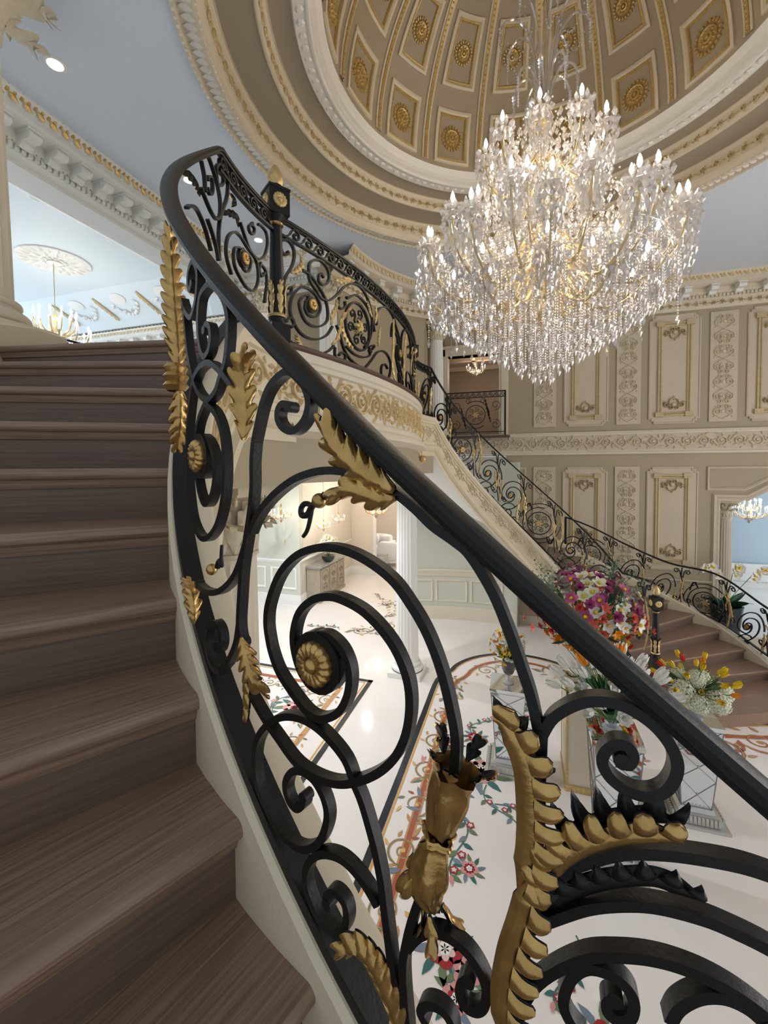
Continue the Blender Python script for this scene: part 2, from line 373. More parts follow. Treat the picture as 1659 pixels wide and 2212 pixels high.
def fscroll(mb,x,y,a,r,fl,z,c1=TAN,c2=OCH,c3=GRN):
    c,s=cos(a),sin(a)
    T=lambda u,v:(x+u*c-v*fl*s,y+u*s+v*fl*c)
    sp=spiral(0,0,r,r*.15,PI,1.6,26)
    ribbon(mb,[T(*p) for p in [(-1.9*r,-.5*r),(-1.4*r,-.42*r)]+sp],lambda t:r*(.2-.15*t),z,c1)
    ribbon(mb,[T(*p) for p in spiral(0,0,r*1.04,r*.2,PI*.9,1.45,22)],lambda t:r*(.08-.05*t),z+.0005,c3)
    boss(mb,x,y,r*.16,lambda u,v,h:(u,v,z+.001),0,c2,8)
    for k,(aa,rr,l,cc) in enumerate(((2.4,1.0,.8,c1),(1.6,1.05,.7,c2),(.8,1.05,.6,c3),(0.1,1.,.55,RUST),(-.8,1.,.6,c1),(-1.7,1.,.6,c2),(3.0,1.2,.9,c3))):
        p=T(rr*r*cos(aa),rr*r*sin(aa));q=T(rr*r*cos(aa)+cos(aa+.9),rr*r*sin(aa)+sin(aa+.9))
        fleaf(mb,p[0],p[1],math.atan2(q[1]-p[1],q[0]-p[0]),l*r,r*.26,z+.0008*(k%3),cc)
def fspray(mb,x,y,a,L,z,fl=1,c=(RED,ROSE,WHT)):
    pts=[(x+L*t*cos(a)+fl*L*.16*sin(t*5)*-sin(a),y+L*t*sin(a)+fl*L*.16*sin(t*5)*cos(a)) for t in [k/18 for k in range(19)]]
    ribbon(mb,pts,.012,z,TEAL)
    for k in range(2,19,2):
        p=pts[k];aa=a+(1 if k%4 else -1)*.9*fl
        fleaf(mb,p[0],p[1],aa,L*.16,L*.075,z+.0006,(GRN,TEAL,SLA)[k%3])
        if k%6==0: fflower(mb,p[0]+.08*L*cos(aa+1.6),p[1]+.08*L*sin(aa+1.6),L*.06,z+.001,c[0],c[1],c[2],5,k)
    fleaf(mb,pts[-1][0],pts[-1][1],a,L*.15,L*.07,z+.001,PINK)
# hall field outline
def arcp(cx,cy,r,a0,a1,n): return [(cx+r*cos(rad(a0+(a1-a0)*k/n)),cy+r*sin(rad(a0+(a1-a0)*k/n))) for k in range(n+1)]
half=[(-1.5,0),(-1.5,1.2),(-1.49,2.2)]+arcp(-.15,2.35,1.2,170,25,16)+[(1.15,2.35),(1.6,2.2),(2.4,2.15),(3.4,2.4),(4.6,2.3),(5.4,1.2),(5.6,0)]
hc=cr(half,4);outl=hc+[(x,-y) for x,y in hc[::-1][1:-1]]
mb=MB();ribbon(mb,outl,.075,.003,BLK,True);ribbon(mb,offs(outl,-.055),.022,.0035,GLD,True)
ob('inlay_border',mb,IC,FLOOR,smooth=False)
mb=MB();
band=offs(outl,-.3);ribbon(mb,band,.085,.003,TAN,True);ribbon(mb,band,.05,.0036,RUST,True)
ob('inlay_band',mb,IC,FLOOR,smooth=False)
mb=MB()
for v in(-2.1,-1.55,-1.0,-.45,.1,.65,1.2,1.75,2.2): fscroll(mb,-1.22,v,PI/2+(.3 if rnd()<.5 else -.2),.15,1 if int(v*4)%2 else -1,.004)
for k in range(26): fleaf(mb,-1.3+.22*rnd(),-2.2+4.4*k/26,PI*2*rnd(),.16,.05,.005,random.choice([TAN,OCH,GRN,PINK,SLA]))
for (x,y,a,fl) in((-.75,2.75,2.3,1),(-.3,3.1,1.2,1),(.35,3.05,.3,-1),(.75,2.7,-.4,-1)): fscroll(mb,x,y,a,.18,fl,.004)
for (x,y,a,fl) in((2.7,1.8,.4,1),(3.4,1.9,.1,-1),(2.2,1.55,1.2,1),(3.1,1.2,.3,1),(3.8,1.5,.2,1)): fscroll(mb,x,y,a,.24,fl,.004,RUST,TAN,TAN)
ob('inlay_scrolls',mb,IC,FLOOR,smooth=False)
fl=[(-.92,-.05,.16,PINK,ROSE,RED,7),(-.62,.25,.19,PINK,ROSE,WHT,8),(-1.0,.62,.09,RED,ROSE,OCH,5),(-.75,.85,.1,RED,PINK,WHT,6),(-.9,-.55,.07,OCH,PINK,RED,5),(-.62,-1.0,.08,PINK,RED,WHT,5),(-.72,-1.68,.13,RED,ROSE,WHT,6),(-.55,-1.78,.1,PINK,ROSE,WHT,6),(-.6,-1.95,.1,PINK,RED,WHT,6),(.3,-1.9,.12,RED,PINK,ROSE,6),(.45,-2.1,.1,PINK,ROSE,OCH,6),(1.1,-1.85,.08,RED,PINK,WHT,5),(-.2,1.5,.07,RED,PINK,WHT,5)]
for i,(x,y,r,a,b,c,n) in enumerate(fl):
    mb=MB()
    for k in range(9):
        aa=2*PI*k/9+i;fleaf(mb,x+r*.7*cos(aa),y+r*.7*sin(aa),aa+.4,r*1.2,r*.5,.004+.0003*(k%3),(TEAL,GRN,SLA)[k%3])
    fflower(mb,x,y,r,.0055,a,b,c,n,i)
    ob('inlay_flower',mb,IC,FLOOR,smooth=False)
for i,(x,y,a,L,f) in enumerate(((-.8,.9,1.2,.55,1),(-.55,.05,-1.1,.6,-1),(-.85,-.4,-1.3,.7,1),(-.45,-.2,-.5,.55,1),(.0,1.2,1.9,.7,1),(.35,1.55,.9,.6,-1),(-.5,1.35,.4,.6,1),(.9,-1.8,-.6,.6,1),(.4,-1.95,-.9,.6,-1),(-.5,-1.75,-.6,.5,1),(.6,.9,.3,.6,1),(1.6,-1.0,.5,.8,1),(.2,-1.3,-1.8,.5,1))):
    mb=MB();fspray(mb,x,y,a,L,.005,f);ob('inlay_spray',mb,IC,FLOOR,smooth=False)
# second field beneath the gallery
rect=[(-2.53,-2.4),(-2.53,1.82),(-4.75,1.82),(-4.75,-2.4)]
mb=MB()
for i in range(4):
    a,b=rect[i],rect[(i+1)%4];dx,dy=b[0]-a[0],b[1]-a[1];l=math.hypot(dx,dy);ex,ey=dx/l*.035,dy/l*.035
    ribbon(mb,[(a[0]-ex,a[1]-ey),(b[0]+ex,b[1]+ey)],.075,.003,BLK)
q=[(-2.6,-2.3),(-2.6,1.75),(-4.68,1.75),(-4.68,-2.3)]
for i in range(4): ribbon(mb,[q[i],q[(i+1)%4]],.022,.0034,GLD)
ob('inlay_border',mb,IC,FLOOR,smooth=False)
mb=MB()
ribbon(mb,[(-2.92,-2.2),(-2.92,1.5)],.08,.0032,TAN);ribbon(mb,[(-2.92,1.5),(-4.5,1.5)],.08,.0032,RUST)
for k in range(7): fscroll(mb,-2.98-.1*(k%2),-2.0+.52*k,PI/2,.13,1 if k%2 else -1,.004)
for k in range(4): fscroll(mb,-3.3-.4*k,1.3,PI,.12,1 if k%2 else -1,.004)
ob('inlay_scrolls',mb,IC,FLOOR,smooth=False)
for i in range(9):
    x,y,r=-3.3-.45*(i%3)-.1*rnd(),-1.3+.9*(i//3)+.3*rnd(),.13+.05*rnd();mb=MB()
    for k in range(8): fleaf(mb,x+r*.7*cos(k*.8),y+r*.7*sin(k*.8),k*.8+.4,r*1.2,r*.5,.004,(TEAL,GRN,SLA)[k%3])
    fflower(mb,x,y,r,.005,(PINK,RED,PINK)[i%3],ROSE,RED,7,i);ob('inlay_flower',mb,IC,FLOOR,smooth=False)
for i,(x,y,a,L) in enumerate(((-3.6,.6,1.4,.8),(-3.9,.4,2.2,.7),(-3.5,-.4,.8,.6),(-4.1,-.6,2.6,.6))):
    mb=MB();fspray(mb,x,y,a,L,.005,1,(PINK,ROSE,OCH));ob('inlay_spray',mb,IC,FLOOR,smooth=False)
# corridor inlay
for i,(x,y,a,L,f) in enumerate(((-3.7,3.6,.3,.9,1),(-3.9,3.7,2.9,.7,-1),(-3.2,4.6,.8,.8,1),(-3.6,5.4,.4,.9,1),(-3.5,6.0,2.6,.6,1))):
    mb=MB();fspray(mb,x,y,a,L,.004,f);ob('inlay_spray',mb,IC,FLOOR,smooth=False)
mb=MB()
for (x,y,a,fl_) in((-3.4,3.8,.2,1),(-2.95,4.2,1.0,-1),(-3.0,5.2,1.2,1),(-3.4,5.7,2,-1)): fscroll(mb,x,y,a,.2,fl_,.0045)
ob('inlay_scrolls',mb,IC,FLOOR,smooth=False)
# traced wrought-iron lines: (angle or run, height)
TRACE=[('s',[(-100.12,3.115),(-100.07,3.159),(-100.33,3.201),(-100.77,3.248),(-101.42,3.292),(-102.26,3.328),(-103.3,3.36),(-104.93,3.384),(-106.53,3.393),(-108.11,3.388),(-109.7,3.368),(-111.12,3.33),(-112.1,3.278),(-112.36,3.244),(-112.24,3.217),(-111.9,3.189),(-111.25,3.161),(-110.13,3.137),(-109.02,3.118),(-108.26,3.113),(-107.5,3.118),(-106.54,3.137),(-105.97,3.164),(-105.75,3.192),(-105.83,3.217),(-106.28,3.239),(-107.07,3.252),(-107.81,3.251),(-108.51,3.239),(-109.04,3.22)]),
('s',[(-114.24,3.088),(-112.76,3.06),(-111.43,3.04),(-109.66,3.016),(-107.65,3.016),(-106.02,3.031),(-104.33,3.064),(-103.17,3.101),(-102.51,3.142),(-102.28,3.188),(-102.5,3.229),(-103.32,3.27),(-104.76,3.303),(-106.34,3.316),(-107.4,3.314),(-108.41,3.302),(-109.38,3.276),(-109.87,3.239),(-109.77,3.206),(-109.21,3.176),(-108.34,3.164),(-107.47,3.168),(-106.55,3.189),(-106.14,3.217)]),
('s',[(-105.57,3.038),(-106.1,3.067),(-107.28,3.089),(-108.52,3.099),(-109.88,3.096),(-111.22,3.08),(-112.43,3.053),(-113.51,3.014),(-113.92,2.97),(-113.65,2.924),(-112.57,2.893),(-111.25,2.871),(-109.75,2.871),(-108.64,2.888),(-107.84,2.916),(-107.37,2.956),(-107.56,2.984),(-108.25,3.005),(-109.09,3.01),(-109.94,3.002),(-110.57,2.981),(-110.75,2.96),(-110.43,2.942),(-109.83,2.938),(-109.27,2.952),(-109.19,2.966)]),
('s',[(-105.57,3.038),(-105.05,3.014),(-104.46,2.97),(-104.19,2.944),(-103.9,2.907),(-103.7,2.863),(-103.49,2.82),(-103.31,2.785),(-102.95,2.753),(-102.6,2.709),(-102.35,2.681)]),
('s',[(-104.16,2.867),(-104.86,2.887),(-105.74,2.901),(-106.64,2.904),(-107.71,2.893),(-108.54,2.872),(-109.03,2.846),(-109.12,2.821),(-108.8,2.799),(-108.22,2.779),(-107.49,2.772),(-106.86,2.774),(-106.34,2.79),(-106.08,2.813),(-106.16,2.833),(-106.57,2.842),(-107.09,2.84),(-107.5,2.825),(-107.44,2.813)]),
('s',[(-113.38,3.563),(-113.58,3.527),(-113.62,3.484),(-113.93,3.437),(-114.53,3.379),(-115.04,3.329),(-115.34,3.272),(-115.59,3.214),(-115.27,3.181)]),
('s',[(-114.02,3.397),(-113.16,3.43),(-111.76,3.464),(-109.89,3.494),(-108.29,3.508),(-106.95,3.512),(-105.67,3.509),(-104.26,3.499),(-102.92,3.479),(-101.96,3.459),(-101.12,3.438),(-100.12,3.42),(-99.41,3.403),(-98.45,3.359),(-97.79,3.313),(-97.25,3.268),(-96.89,3.235),(-96.58,3.191)]),
('s',[(-114.6,3.373),(-115.65,3.321),(-116.85,3.287),(-118.71,3.258),(-121.03,3.244),(-122.98,3.247)]),
('s',[(-113.38,3.563),(-113.01,3.59),(-112.45,3.627),(-111.73,3.655),(-110.77,3.671),(-109.96,3.674),(-109.1,3.659),(-108.54,3.637),(-108.41,3.614),(-108.78,3.591),(-109.57,3.577),(-110.39,3.582),(-110.91,3.597),(-110.9,3.614),(-110.48,3.623),(-110,3.617)]),
('s',[(-120.24,3.655),(-118.44,3.628),(-117.4,3.582),(-117.15,3.515),(-117.6,3.447),(-118.82,3.392),(-120.8,3.362),(-122.69,3.37),(-124.37,3.414),(-125.27,3.515),(-124.85,3.602),(-124.11,3.659),(-123.36,3.695),(-122.45,3.722),(-120.93,3.737),(-119.39,3.736),(-118,3.717),(-116.83,3.694),(-115.84,3.667),(-115.22,3.631)]),
('s',[(-120.24,3.655),(-121.91,3.616),(-122.73,3.553),(-122.31,3.484),(-121.23,3.443),(-120.09,3.442),(-119.09,3.472),(-118.7,3.515),(-119.04,3.55),(-120.02,3.577),(-121.05,3.583)]),
('s',[(-119.11,3.896),(-117.76,3.871),(-116.82,3.843),(-116.34,3.811),(-116.32,3.782),(-116.49,3.752),(-116.86,3.721),(-117.66,3.695),(-118.37,3.672),(-119.78,3.66),(-121.26,3.676),(-122.49,3.705),(-123.48,3.748),(-124.29,3.795),(-124.85,3.853),(-125.33,3.901)]),
('s',[(-119.11,3.896),(-120.73,3.886),(-121.3,3.851),(-121.38,3.812),(-120.96,3.774),(-120.24,3.753),(-119.34,3.762),(-118.97,3.788),(-119.18,3.81),(-119.76,3.817),(-120.13,3.808)]),
('s',[(-125.76,3.922),(-124.75,3.887),(-123.19,3.859),(-122.1,3.875),(-121.5,3.9),(-121.31,3.941),(-122.2,3.973),(-123.29,3.965),(-123.62,3.941),(-123.16,3.92),(-122.65,3.929)]),
('s',[(-117.35,3.121),(-118.66,3.091),(-119.83,3.086),(-120.82,3.102),(-121.14,3.136),(-120.5,3.169),(-119.32,3.187),(-118.44,3.179),(-118.25,3.156),(-118.75,3.135),(-119.4,3.136)]),
('s',[(-115.59,3.214),(-116.08,3.17),(-117.13,3.128),(-118.66,3.091)]),
('s',[(-96.45,3.195),(-96.04,3.219),(-95.22,3.24),(-94.44,3.249),(-93.6,3.248),(-92.78,3.236),(-92.22,3.219),(-91.9,3.199),(-91.93,3.18),(-92.23,3.162),(-92.74,3.152),(-93.4,3.152),(-94,3.162),(-94.3,3.177),(-94.21,3.192),(-93.84,3.203),(-93.45,3.203),(-93.28,3.193),(-93.44,3.182),(-93.63,3.185)]),
('s',[(-96.47,3.193),(-96.53,3.131),(-96.57,3.066),(-96.79,2.987),(-96.96,2.936),(-97.24,2.878),(-97.51,2.805),(-97.58,2.767)]),
('s',[(-96.64,2.991),(-95.57,3.033),(-94.76,3.055),(-93.59,3.077),(-92.48,3.088),(-91.42,3.094),(-90.05,3.097),(-89.02,3.094),(-87.94,3.086),(-86.52,3.065),(-85.49,3.033),(-84.96,2.99),(-84.85,2.945)]),
('s',[(-96.84,2.947),(-95.98,2.97),(-94.75,2.999),(-93.57,3.017),(-92.45,3.027),(-91.04,3.029),(-90,3.024),(-88.96,3.015),(-87.87,3),(-87.14,2.98),(-86.8,2.951),(-86.74,2.912)]),
('s',[(-97.4,2.82),(-96.82,2.868),(-95.96,2.905),(-94.73,2.94),(-93.54,2.957),(-92.43,2.966),(-91.35,2.967),(-90.31,2.961),(-89.29,2.947),(-88.34,2.925),(-87.99,2.898)]),
('s',[(-94.85,2.84),(-95.35,2.853),(-95.6,2.872),(-95.41,2.9),(-95.04,2.919),(-94.56,2.929),(-93.85,2.93),(-93.34,2.922),(-93.13,2.907),(-93.26,2.888),(-93.67,2.88),(-94,2.884),(-94.03,2.896),(-93.79,2.903)]),
('s',[(-91.95,2.899),(-91.68,2.92),(-91.06,2.94),(-90.31,2.949),(-89.57,2.945),(-88.95,2.931)]),
('s',[(-101.79,2.918),(-102.2,2.879),(-102.48,2.845),(-102.71,2.804),(-102.65,2.758),(-102.5,2.712),(-102.46,2.679)]),
('s',[(-102.48,2.831),(-101.89,2.859),(-101.2,2.877),(-100.43,2.883),(-99.6,2.877),(-99.03,2.862),(-98.68,2.841),(-98.76,2.817),(-99.13,2.802),(-99.6,2.8),(-99.86,2.812),(-99.77,2.831),(-99.49,2.838)]),
('s',[(-101.49,2.74),(-101.78,2.752),(-101.44,2.769),(-100.77,2.775),(-100.27,2.765),(-100.12,2.739)]),
('leaf_G1',[(-114.49,3.567),(-114.4,3.599),(-114.47,3.638),(-114.54,3.677),(-114.4,3.702),(-113.74,3.718)]),
('leaf_G2',[(-102.92,3.482),(-103.87,3.496),(-104.81,3.51),(-105.72,3.53),(-106.4,3.552),(-106.79,3.584)]),
('leaf_G2b',[(-102.85,3.474),(-103.74,3.471),(-104.68,3.478),(-105.67,3.484),(-106.65,3.472)]),
('leaf_G3',[(-115.26,3.193),(-114.87,3.171),(-114.45,3.146),(-113.77,3.123),(-112.33,3.119)]),
('leaf_G3b',[(-114.64,3.128),(-114.56,3.093),(-114.45,3.045)]),
('leaf_G4',[(-100.12,3.115),(-100.4,3.086),(-100.67,3.051),(-100.89,3.023)]),
('leaf_G4b',[(-100.89,3.019),(-101.17,2.986),(-101.4,2.957),(-101.48,2.929),(-101.22,2.903)]),
('leaf_G4c',[(-100.89,3.016),(-101.35,2.991),(-101.95,2.956),(-102.44,2.932)]),
('leaf_G5',[(-97.39,2.997),(-97.02,3.032),(-96.9,3.068),(-96.92,3.109),(-97.04,3.149),(-97.42,3.181),(-97.99,3.201),(-98.38,3.203)]),
('leaf_G5b',[(-97.84,2.782),(-97.9,2.818),(-97.91,2.861),(-97.68,2.908),(-97.29,2.953),(-97.01,2.99),(-96.91,3.021)]),
('leaf_G6',[(-96.5,3.008),(-95.94,3.043),(-95.09,3.073),(-94.11,3.095),(-93.16,3.109),(-92.41,3.115),(-91.66,3.113)]),
('leaf_K6',[(-96.64,2.962),(-95.58,3.001),(-94.41,3.029),(-93.29,3.047),(-92.23,3.055),(-90.9,3.044)]),
('leaf_G7',[(-102.73,2.68),(-103.06,2.723),(-103.77,2.759),(-104.46,2.782),(-105.18,2.791),(-106.09,2.778)]),
('leaf_G8',[(-126.41,3.735),(-126.53,3.804),(-127.04,3.876),(-127.8,3.952),(-128.85,4.045),(-129.81,4.14)]),
('leaf_G8b',[(-126.11,3.717),(-126.11,3.666),(-126.68,3.611),(-127.89,3.566)]),
('leaf_G9',[(-123.2,3.155),(-123.1,3.194),(-123.9,3.233),(-125.78,3.249)]),
('ball',[(-107.9,3.464)]),
('ball',[(-120.17,3.297)]),
('curl',[(-107.49,3.474),(-107.83,3.465),(-108.39,3.456),(-108.83,3.44),(-109.28,3.439),(-109.31,3.45),(-108.97,3.458),(-108.53,3.454),(-108.58,3.438),(-108.85,3.415),(-109.19,3.403)]),
('curl',[(-119.12,3.307),(-118.77,3.322),(-118.39,3.314),(-118.44,3.33),(-118.32,3.357)]),
('stemG2',[(-107.56,3.471),(-106.9,3.479),(-105.67,3.492)]),
('rosette',[(-107.93,3.206)]),
('rosette',[(-121.33,3.543)]),
('u',[(-167.6,4.986),(-167.57,4.962),(-166.51,4.926),(-165.48,4.918),(-165.09,4.952),(-164.99,4.983),(-166.22,5.027),(-167.96,5.039),(-169.2,5.017),(-169.27,4.963),(-168.62,4.896),(-167.08,4.818),(-166.12,4.755),(-165.58,4.689),(-165.49,4.631),(-165.52,4.552)]),
('u',[(-159.05,4.894),(-160.23,4.848),(-160.44,4.789)]),
('u',[(-160.4,4.941),(-161.99,4.972),(-163.47,4.956),(-165.18,4.916),(-166.26,4.853),(-166.15,4.782),(-164.91,4.735),(-163.1,4.73),(-161.29,4.745),(-160.06,4.758),(-158.8,4.766)]),
('u',[(-161.48,4.855),(-161.83,4.88),(-163.07,4.897),(-163.48,4.869),(-163.27,4.835),(-162.32,4.807),(-161.41,4.815)]),
('u',[(-151.67,4.558),(-154.05,4.609),(-156.56,4.637),(-158.86,4.629),(-160.42,4.606),(-161.61,4.571),(-162.2,4.551)]),
('u',[(-161.16,4.672),(-162.96,4.64),(-164.4,4.595),(-165.22,4.547)]),
('u',[(-170.06,4.537),(-168.55,4.594),(-168.22,4.65),(-169.11,4.719),(-171.35,4.777),(-173.49,4.787),(-176.14,4.761),(-178.76,4.736),(-179.64,4.678),(-179.38,4.605),(-177.81,4.543),(-175.51,4.534),(-173.23,4.56),(-171.33,4.599),(-171,4.658),(-171.84,4.704),(-174.19,4.727)]),
('u',[(-173.58,4.865),(-175.05,4.817),(-176.89,4.76),(-179.52,4.749),(-181.8,4.796),(-182.99,4.884),(-182.67,4.945),(-181.21,4.962),(-180.09,4.957)]),
('u',[(-177.43,4.915),(-178.55,4.908),(-178.14,4.87),(-177,4.865),(-176.65,4.89),(-177.82,4.927)]),
('u',[(-180.25,4.731),(-182.1,4.716),(-182.6,4.65),(-181.96,4.558),(-181.74,4.523)]),
('u',[(-180.63,4.742),(-180.02,4.69),(-180.93,4.663),(-181.71,4.691)]),
('u',[(-174.57,4.726),(-176.85,4.716),(-176.79,4.66),(-175.61,4.623),(-174.08,4.63),(-173.16,4.665)]),
('uros',[(-174.33,4.678)]),
('uleaf',[(-158.73,4.73),(-157.44,4.74),(-156.1,4.741),(-154.34,4.733),(-151.68,4.705)]),
('uleaf',[(-173.3,4.833),(-172.51,4.866),(-170.83,4.862),(-168.53,4.831)]),
('uleaf',[(-171.16,4.905),(-171.63,4.941),(-171.38,4.966)]),
('b',[(-2.16,4.919),(-2.15,4.901),(-2.19,4.888),(-2.21,4.922),(-2.2,4.966),(-2.15,4.988),(-2.11,4.964),(-2.1,4.912),(-2.12,4.837),(-2.17,4.755),(-2.19,4.696),(-2.19,4.654),(-2.16,4.639),(-2.13,4.668),(-2.13,4.696),(-2.15,4.685)]),
('b',[(-1.82,4.873),(-1.85,4.892),(-1.87,4.865),(-1.87,4.828),(-1.83,4.82),(-1.78,4.853),(-1.76,4.907),(-1.78,4.955),(-1.84,4.981),(-1.91,4.964),(-1.96,4.921),(-1.97,4.865),(-1.96,4.803),(-1.9,4.754),(-1.86,4.723),(-1.78,4.725),(-1.68,4.797),(-1.58,4.895),(-1.47,4.963),(-1.35,4.983),(-1.24,4.946),(-1.16,4.852),(-1.14,4.755),(-1.18,4.621),(-1.28,4.516)]),
('b',[(-1.73,4.554),(-1.79,4.478),(-1.89,4.42),(-1.99,4.404),(-2.07,4.43),(-2.13,4.503),(-2.14,4.578),(-2.11,4.66),(-2.04,4.728),(-1.96,4.739),(-1.9,4.717),(-1.86,4.66),(-1.88,4.6),(-1.92,4.566),(-1.98,4.562),(-2.01,4.597),(-2,4.646)]),
('b',[(-2.03,4.845),(-1.96,4.839),(-1.88,4.795),(-1.81,4.733),(-1.78,4.653),(-1.79,4.577),(-1.86,4.52),(-1.94,4.497),(-2.01,4.514),(-2.05,4.569),(-2.06,4.627),(-2.02,4.677),(-1.98,4.692)]),
('b',[(-2.17,4.46),(-2.16,4.489),(-2.12,4.493),(-2.11,4.464),(-2.13,4.439)]),
('b',[(-2.12,4.337),(-2.02,4.316),(-1.92,4.309),(-1.8,4.351),(-1.72,4.41)]),
('b',[(-1.64,4.796),(-1.66,4.733),(-1.62,4.718),(-1.57,4.751),(-1.57,4.783)]),
('b',[(-1.7,4.408),(-1.7,4.35),(-1.66,4.318),(-1.59,4.331),(-1.57,4.379),(-1.62,4.39),(-1.65,4.365)]),
('b',[(-1.68,4.578),(-1.64,4.522),(-1.59,4.427),(-1.5,4.362),(-1.31,4.32)]),
('b',[(-1.31,4.32),(-1.17,4.425),(-1.06,4.518),(-0.93,4.567),(-0.8,4.56),(-0.72,4.493),(-0.76,4.371),(-0.86,4.32),(-0.95,4.343),(-0.95,4.423),(-0.87,4.461),(-0.81,4.437)]),
('b',[(-1.56,4.451),(-1.45,4.417),(-1.31,4.422),(-1.19,4.467),(-1.2,4.503)]),
('b',[(-1.55,4.837),(-1.53,4.826),(-1.44,4.885),(-1.34,4.895),(-1.22,4.86),(-1.14,4.792),(-1.1,4.7)]),
('b',[(-1.05,4.762),(-1.05,4.869),(-0.95,4.95),(-0.79,4.995),(-0.63,4.964),(-0.53,4.878),(-0.49,4.756)]),
('b',[(-1.15,4.525),(-1.1,4.565),(-1.14,4.563),(-1.2,4.531),(-1.17,4.501)]),
('bleaf',[(-1.75,4.412),(-1.67,4.482),(-1.64,4.573),(-1.6,4.661),(-1.52,4.753)]),
('bleaf',[(-1.61,4.623),(-1.6,4.559),(-1.55,4.494),(-1.5,4.456)]),
('bleaf',[(-1.75,4.551),(-1.73,4.63),(-1.69,4.697),(-1.69,4.747)]),
('bleaf',[(-1.44,4.991),(-1.53,4.972),(-1.63,4.924),(-1.73,4.913)]),
('bleaf',[(-1.03,4.582),(-1.01,4.657),(-1.01,4.746)]),
('bleaf',[(-1.1,4.758),(-1.06,4.836),(-1.1,4.902)]),
('bleaf',[(-2.02,4.316),(-2.07,4.349),(-2.1,4.386)]),
('bleaf',[(-2.14,4.786),(-2.08,4.822),(-2.04,4.875),(-2.05,4.923)]),
('bleaf',[(-1.16,4.795),(-1.2,4.857),(-1.25,4.887)]),
('bros',[(-1.95,4.639)]),
('bmed',[(-1.38,4.651)])]
# ------------------------------------------------ shared plan geometry
C1=Vector((0,-2.42,0));C2=Vector((0,1.55,0));RR=1.70;RISE=.1675
RB=5.61;CBX=-7.0;VM=-.43
def zn1(t): return EYE+RISE*(-140.4-t)/6.6
def zh1(t): return min(3.516+.025*(-102.82-t),5.10)
def zc1(t): return min(zn1(t)+.035,4.30)
def zn2(t): return RISE*(1+(t-21.8)/5.61)
def zh2(t): return max(1.86,min(1.85+.02736*(t-40.1),5.10))
def zc2(t): return max(.22,min(zn2(t)+.035,4.30))
def cylp(C,R,t): return Vector((C.x+R*cos(rad(t)),C.y+R*sin(rad(t)),0))
BV=1.81
def bal(v): return (CBX+sqrt(RB*RB-(v-VM)**2),v)
def baln(v): return Vector((sqrt(RB*RB-(v-VM)**2),v-VM,0)).normalized()
# ------------------------------------------------ upper floor
pl=[(-5.85,-4.6),(-3.3,-4.6),(-3.1,-2.86),(-1.72,-2.66),(-1.76,-2.5)]+[(bal(VM-BV+2*BV*k/16)[0]-.08,VM-BV+2*BV*k/16) for k in range(17)]+[(-1.76,1.7),(-1.55,2.2),(-2.93,2.83),(-3.15,2.9),(-3.15,5.19),(-5.85,4.88)]
mb=MB();mb.prism(pl,3.88,F2)
ob('floor_upper',mb,[WHITE],kind='structure',smooth=False)
# balcony edge
N=28;path=[bal(VM-BV+2*BV*k/N) for k in range(N+1)];nrm=[tuple(baln(VM-BV+2*BV*k/N))[:2] for k in range(N+1)]
BE=empty('wall_balcony_edge',(-1.4,0,3.4),kind='structure')
def loc(o,par): o.matrix_parent_inverse=Matrix.Translation(-Vector(par.location)); return o
def part(name,mb,mats,par,**k):
    o=ob(name,mb,mats,par,**k)
    if par.type=='EMPTY': o.matrix_parent_inverse=Matrix.Translation(-Vector(par.location))
    return o
mb=MB();mb.sweep(path,nrm,[(-.1,F2),(-.1,4.27),(.08,4.27),(.1,4.265),(.1,4.21),(.085,4.2),(.085,4.17),(.06,4.16),(.06,3.89),(.075,3.88),(.09,3.86),(.09,3.83),(.12,3.81),(.14,3.78),(.14,3.75),(.07,3.72),(.05,3.71)],0)
part('edge_moulding',mb,[CREAM],BE)
mb=MB();mb.sweep(path,nrm,[(-.11,4.262),(-.11,4.30),(.105,4.30),(.115,4.292),(.115,4.275),(.1,4.262)],0);part('wooden_cap',mb,[TRIMW],BE)
mb=MB();mb.sweep(path,nrm,[(.05,3.712),(.05,3.41),(-.4,3.41),(-.4,3.9)],0);part('beam_face',mb,[BEIGE],BE)
bm=lambda d:(lambda s,t,h:(bal(s)[0]+baln(s).x*(d+h),s+baln(s).y*(d+h),t))
mb=MB();rinceau(mb,bm(.061),VM-BV,VM+BV,3.9,4.16,.022,0,.85,16,12)
part('frieze_relief',mb,[PGOLD],BE)
mb=MB()
for s_,z0_,w_ in((0,3.62,.15),(-.035,3.66,.1),(.035,3.66,.1)):
    acanthus(mb,[(-1.545+.01*q,1.16+s_*(1+q),z0_+.36*q) for q in(0,.3,.6,.9,1.05)],lambda p:Vector((.95,-.3,0)).normalized(),w_,6,.35,.25,0,(0,0),5,3,.02)
mb.ball((-1.5,1.16,3.62),.05,10,6);part('gilt_corbel',mb,[GOLDB],BE,ang=70)
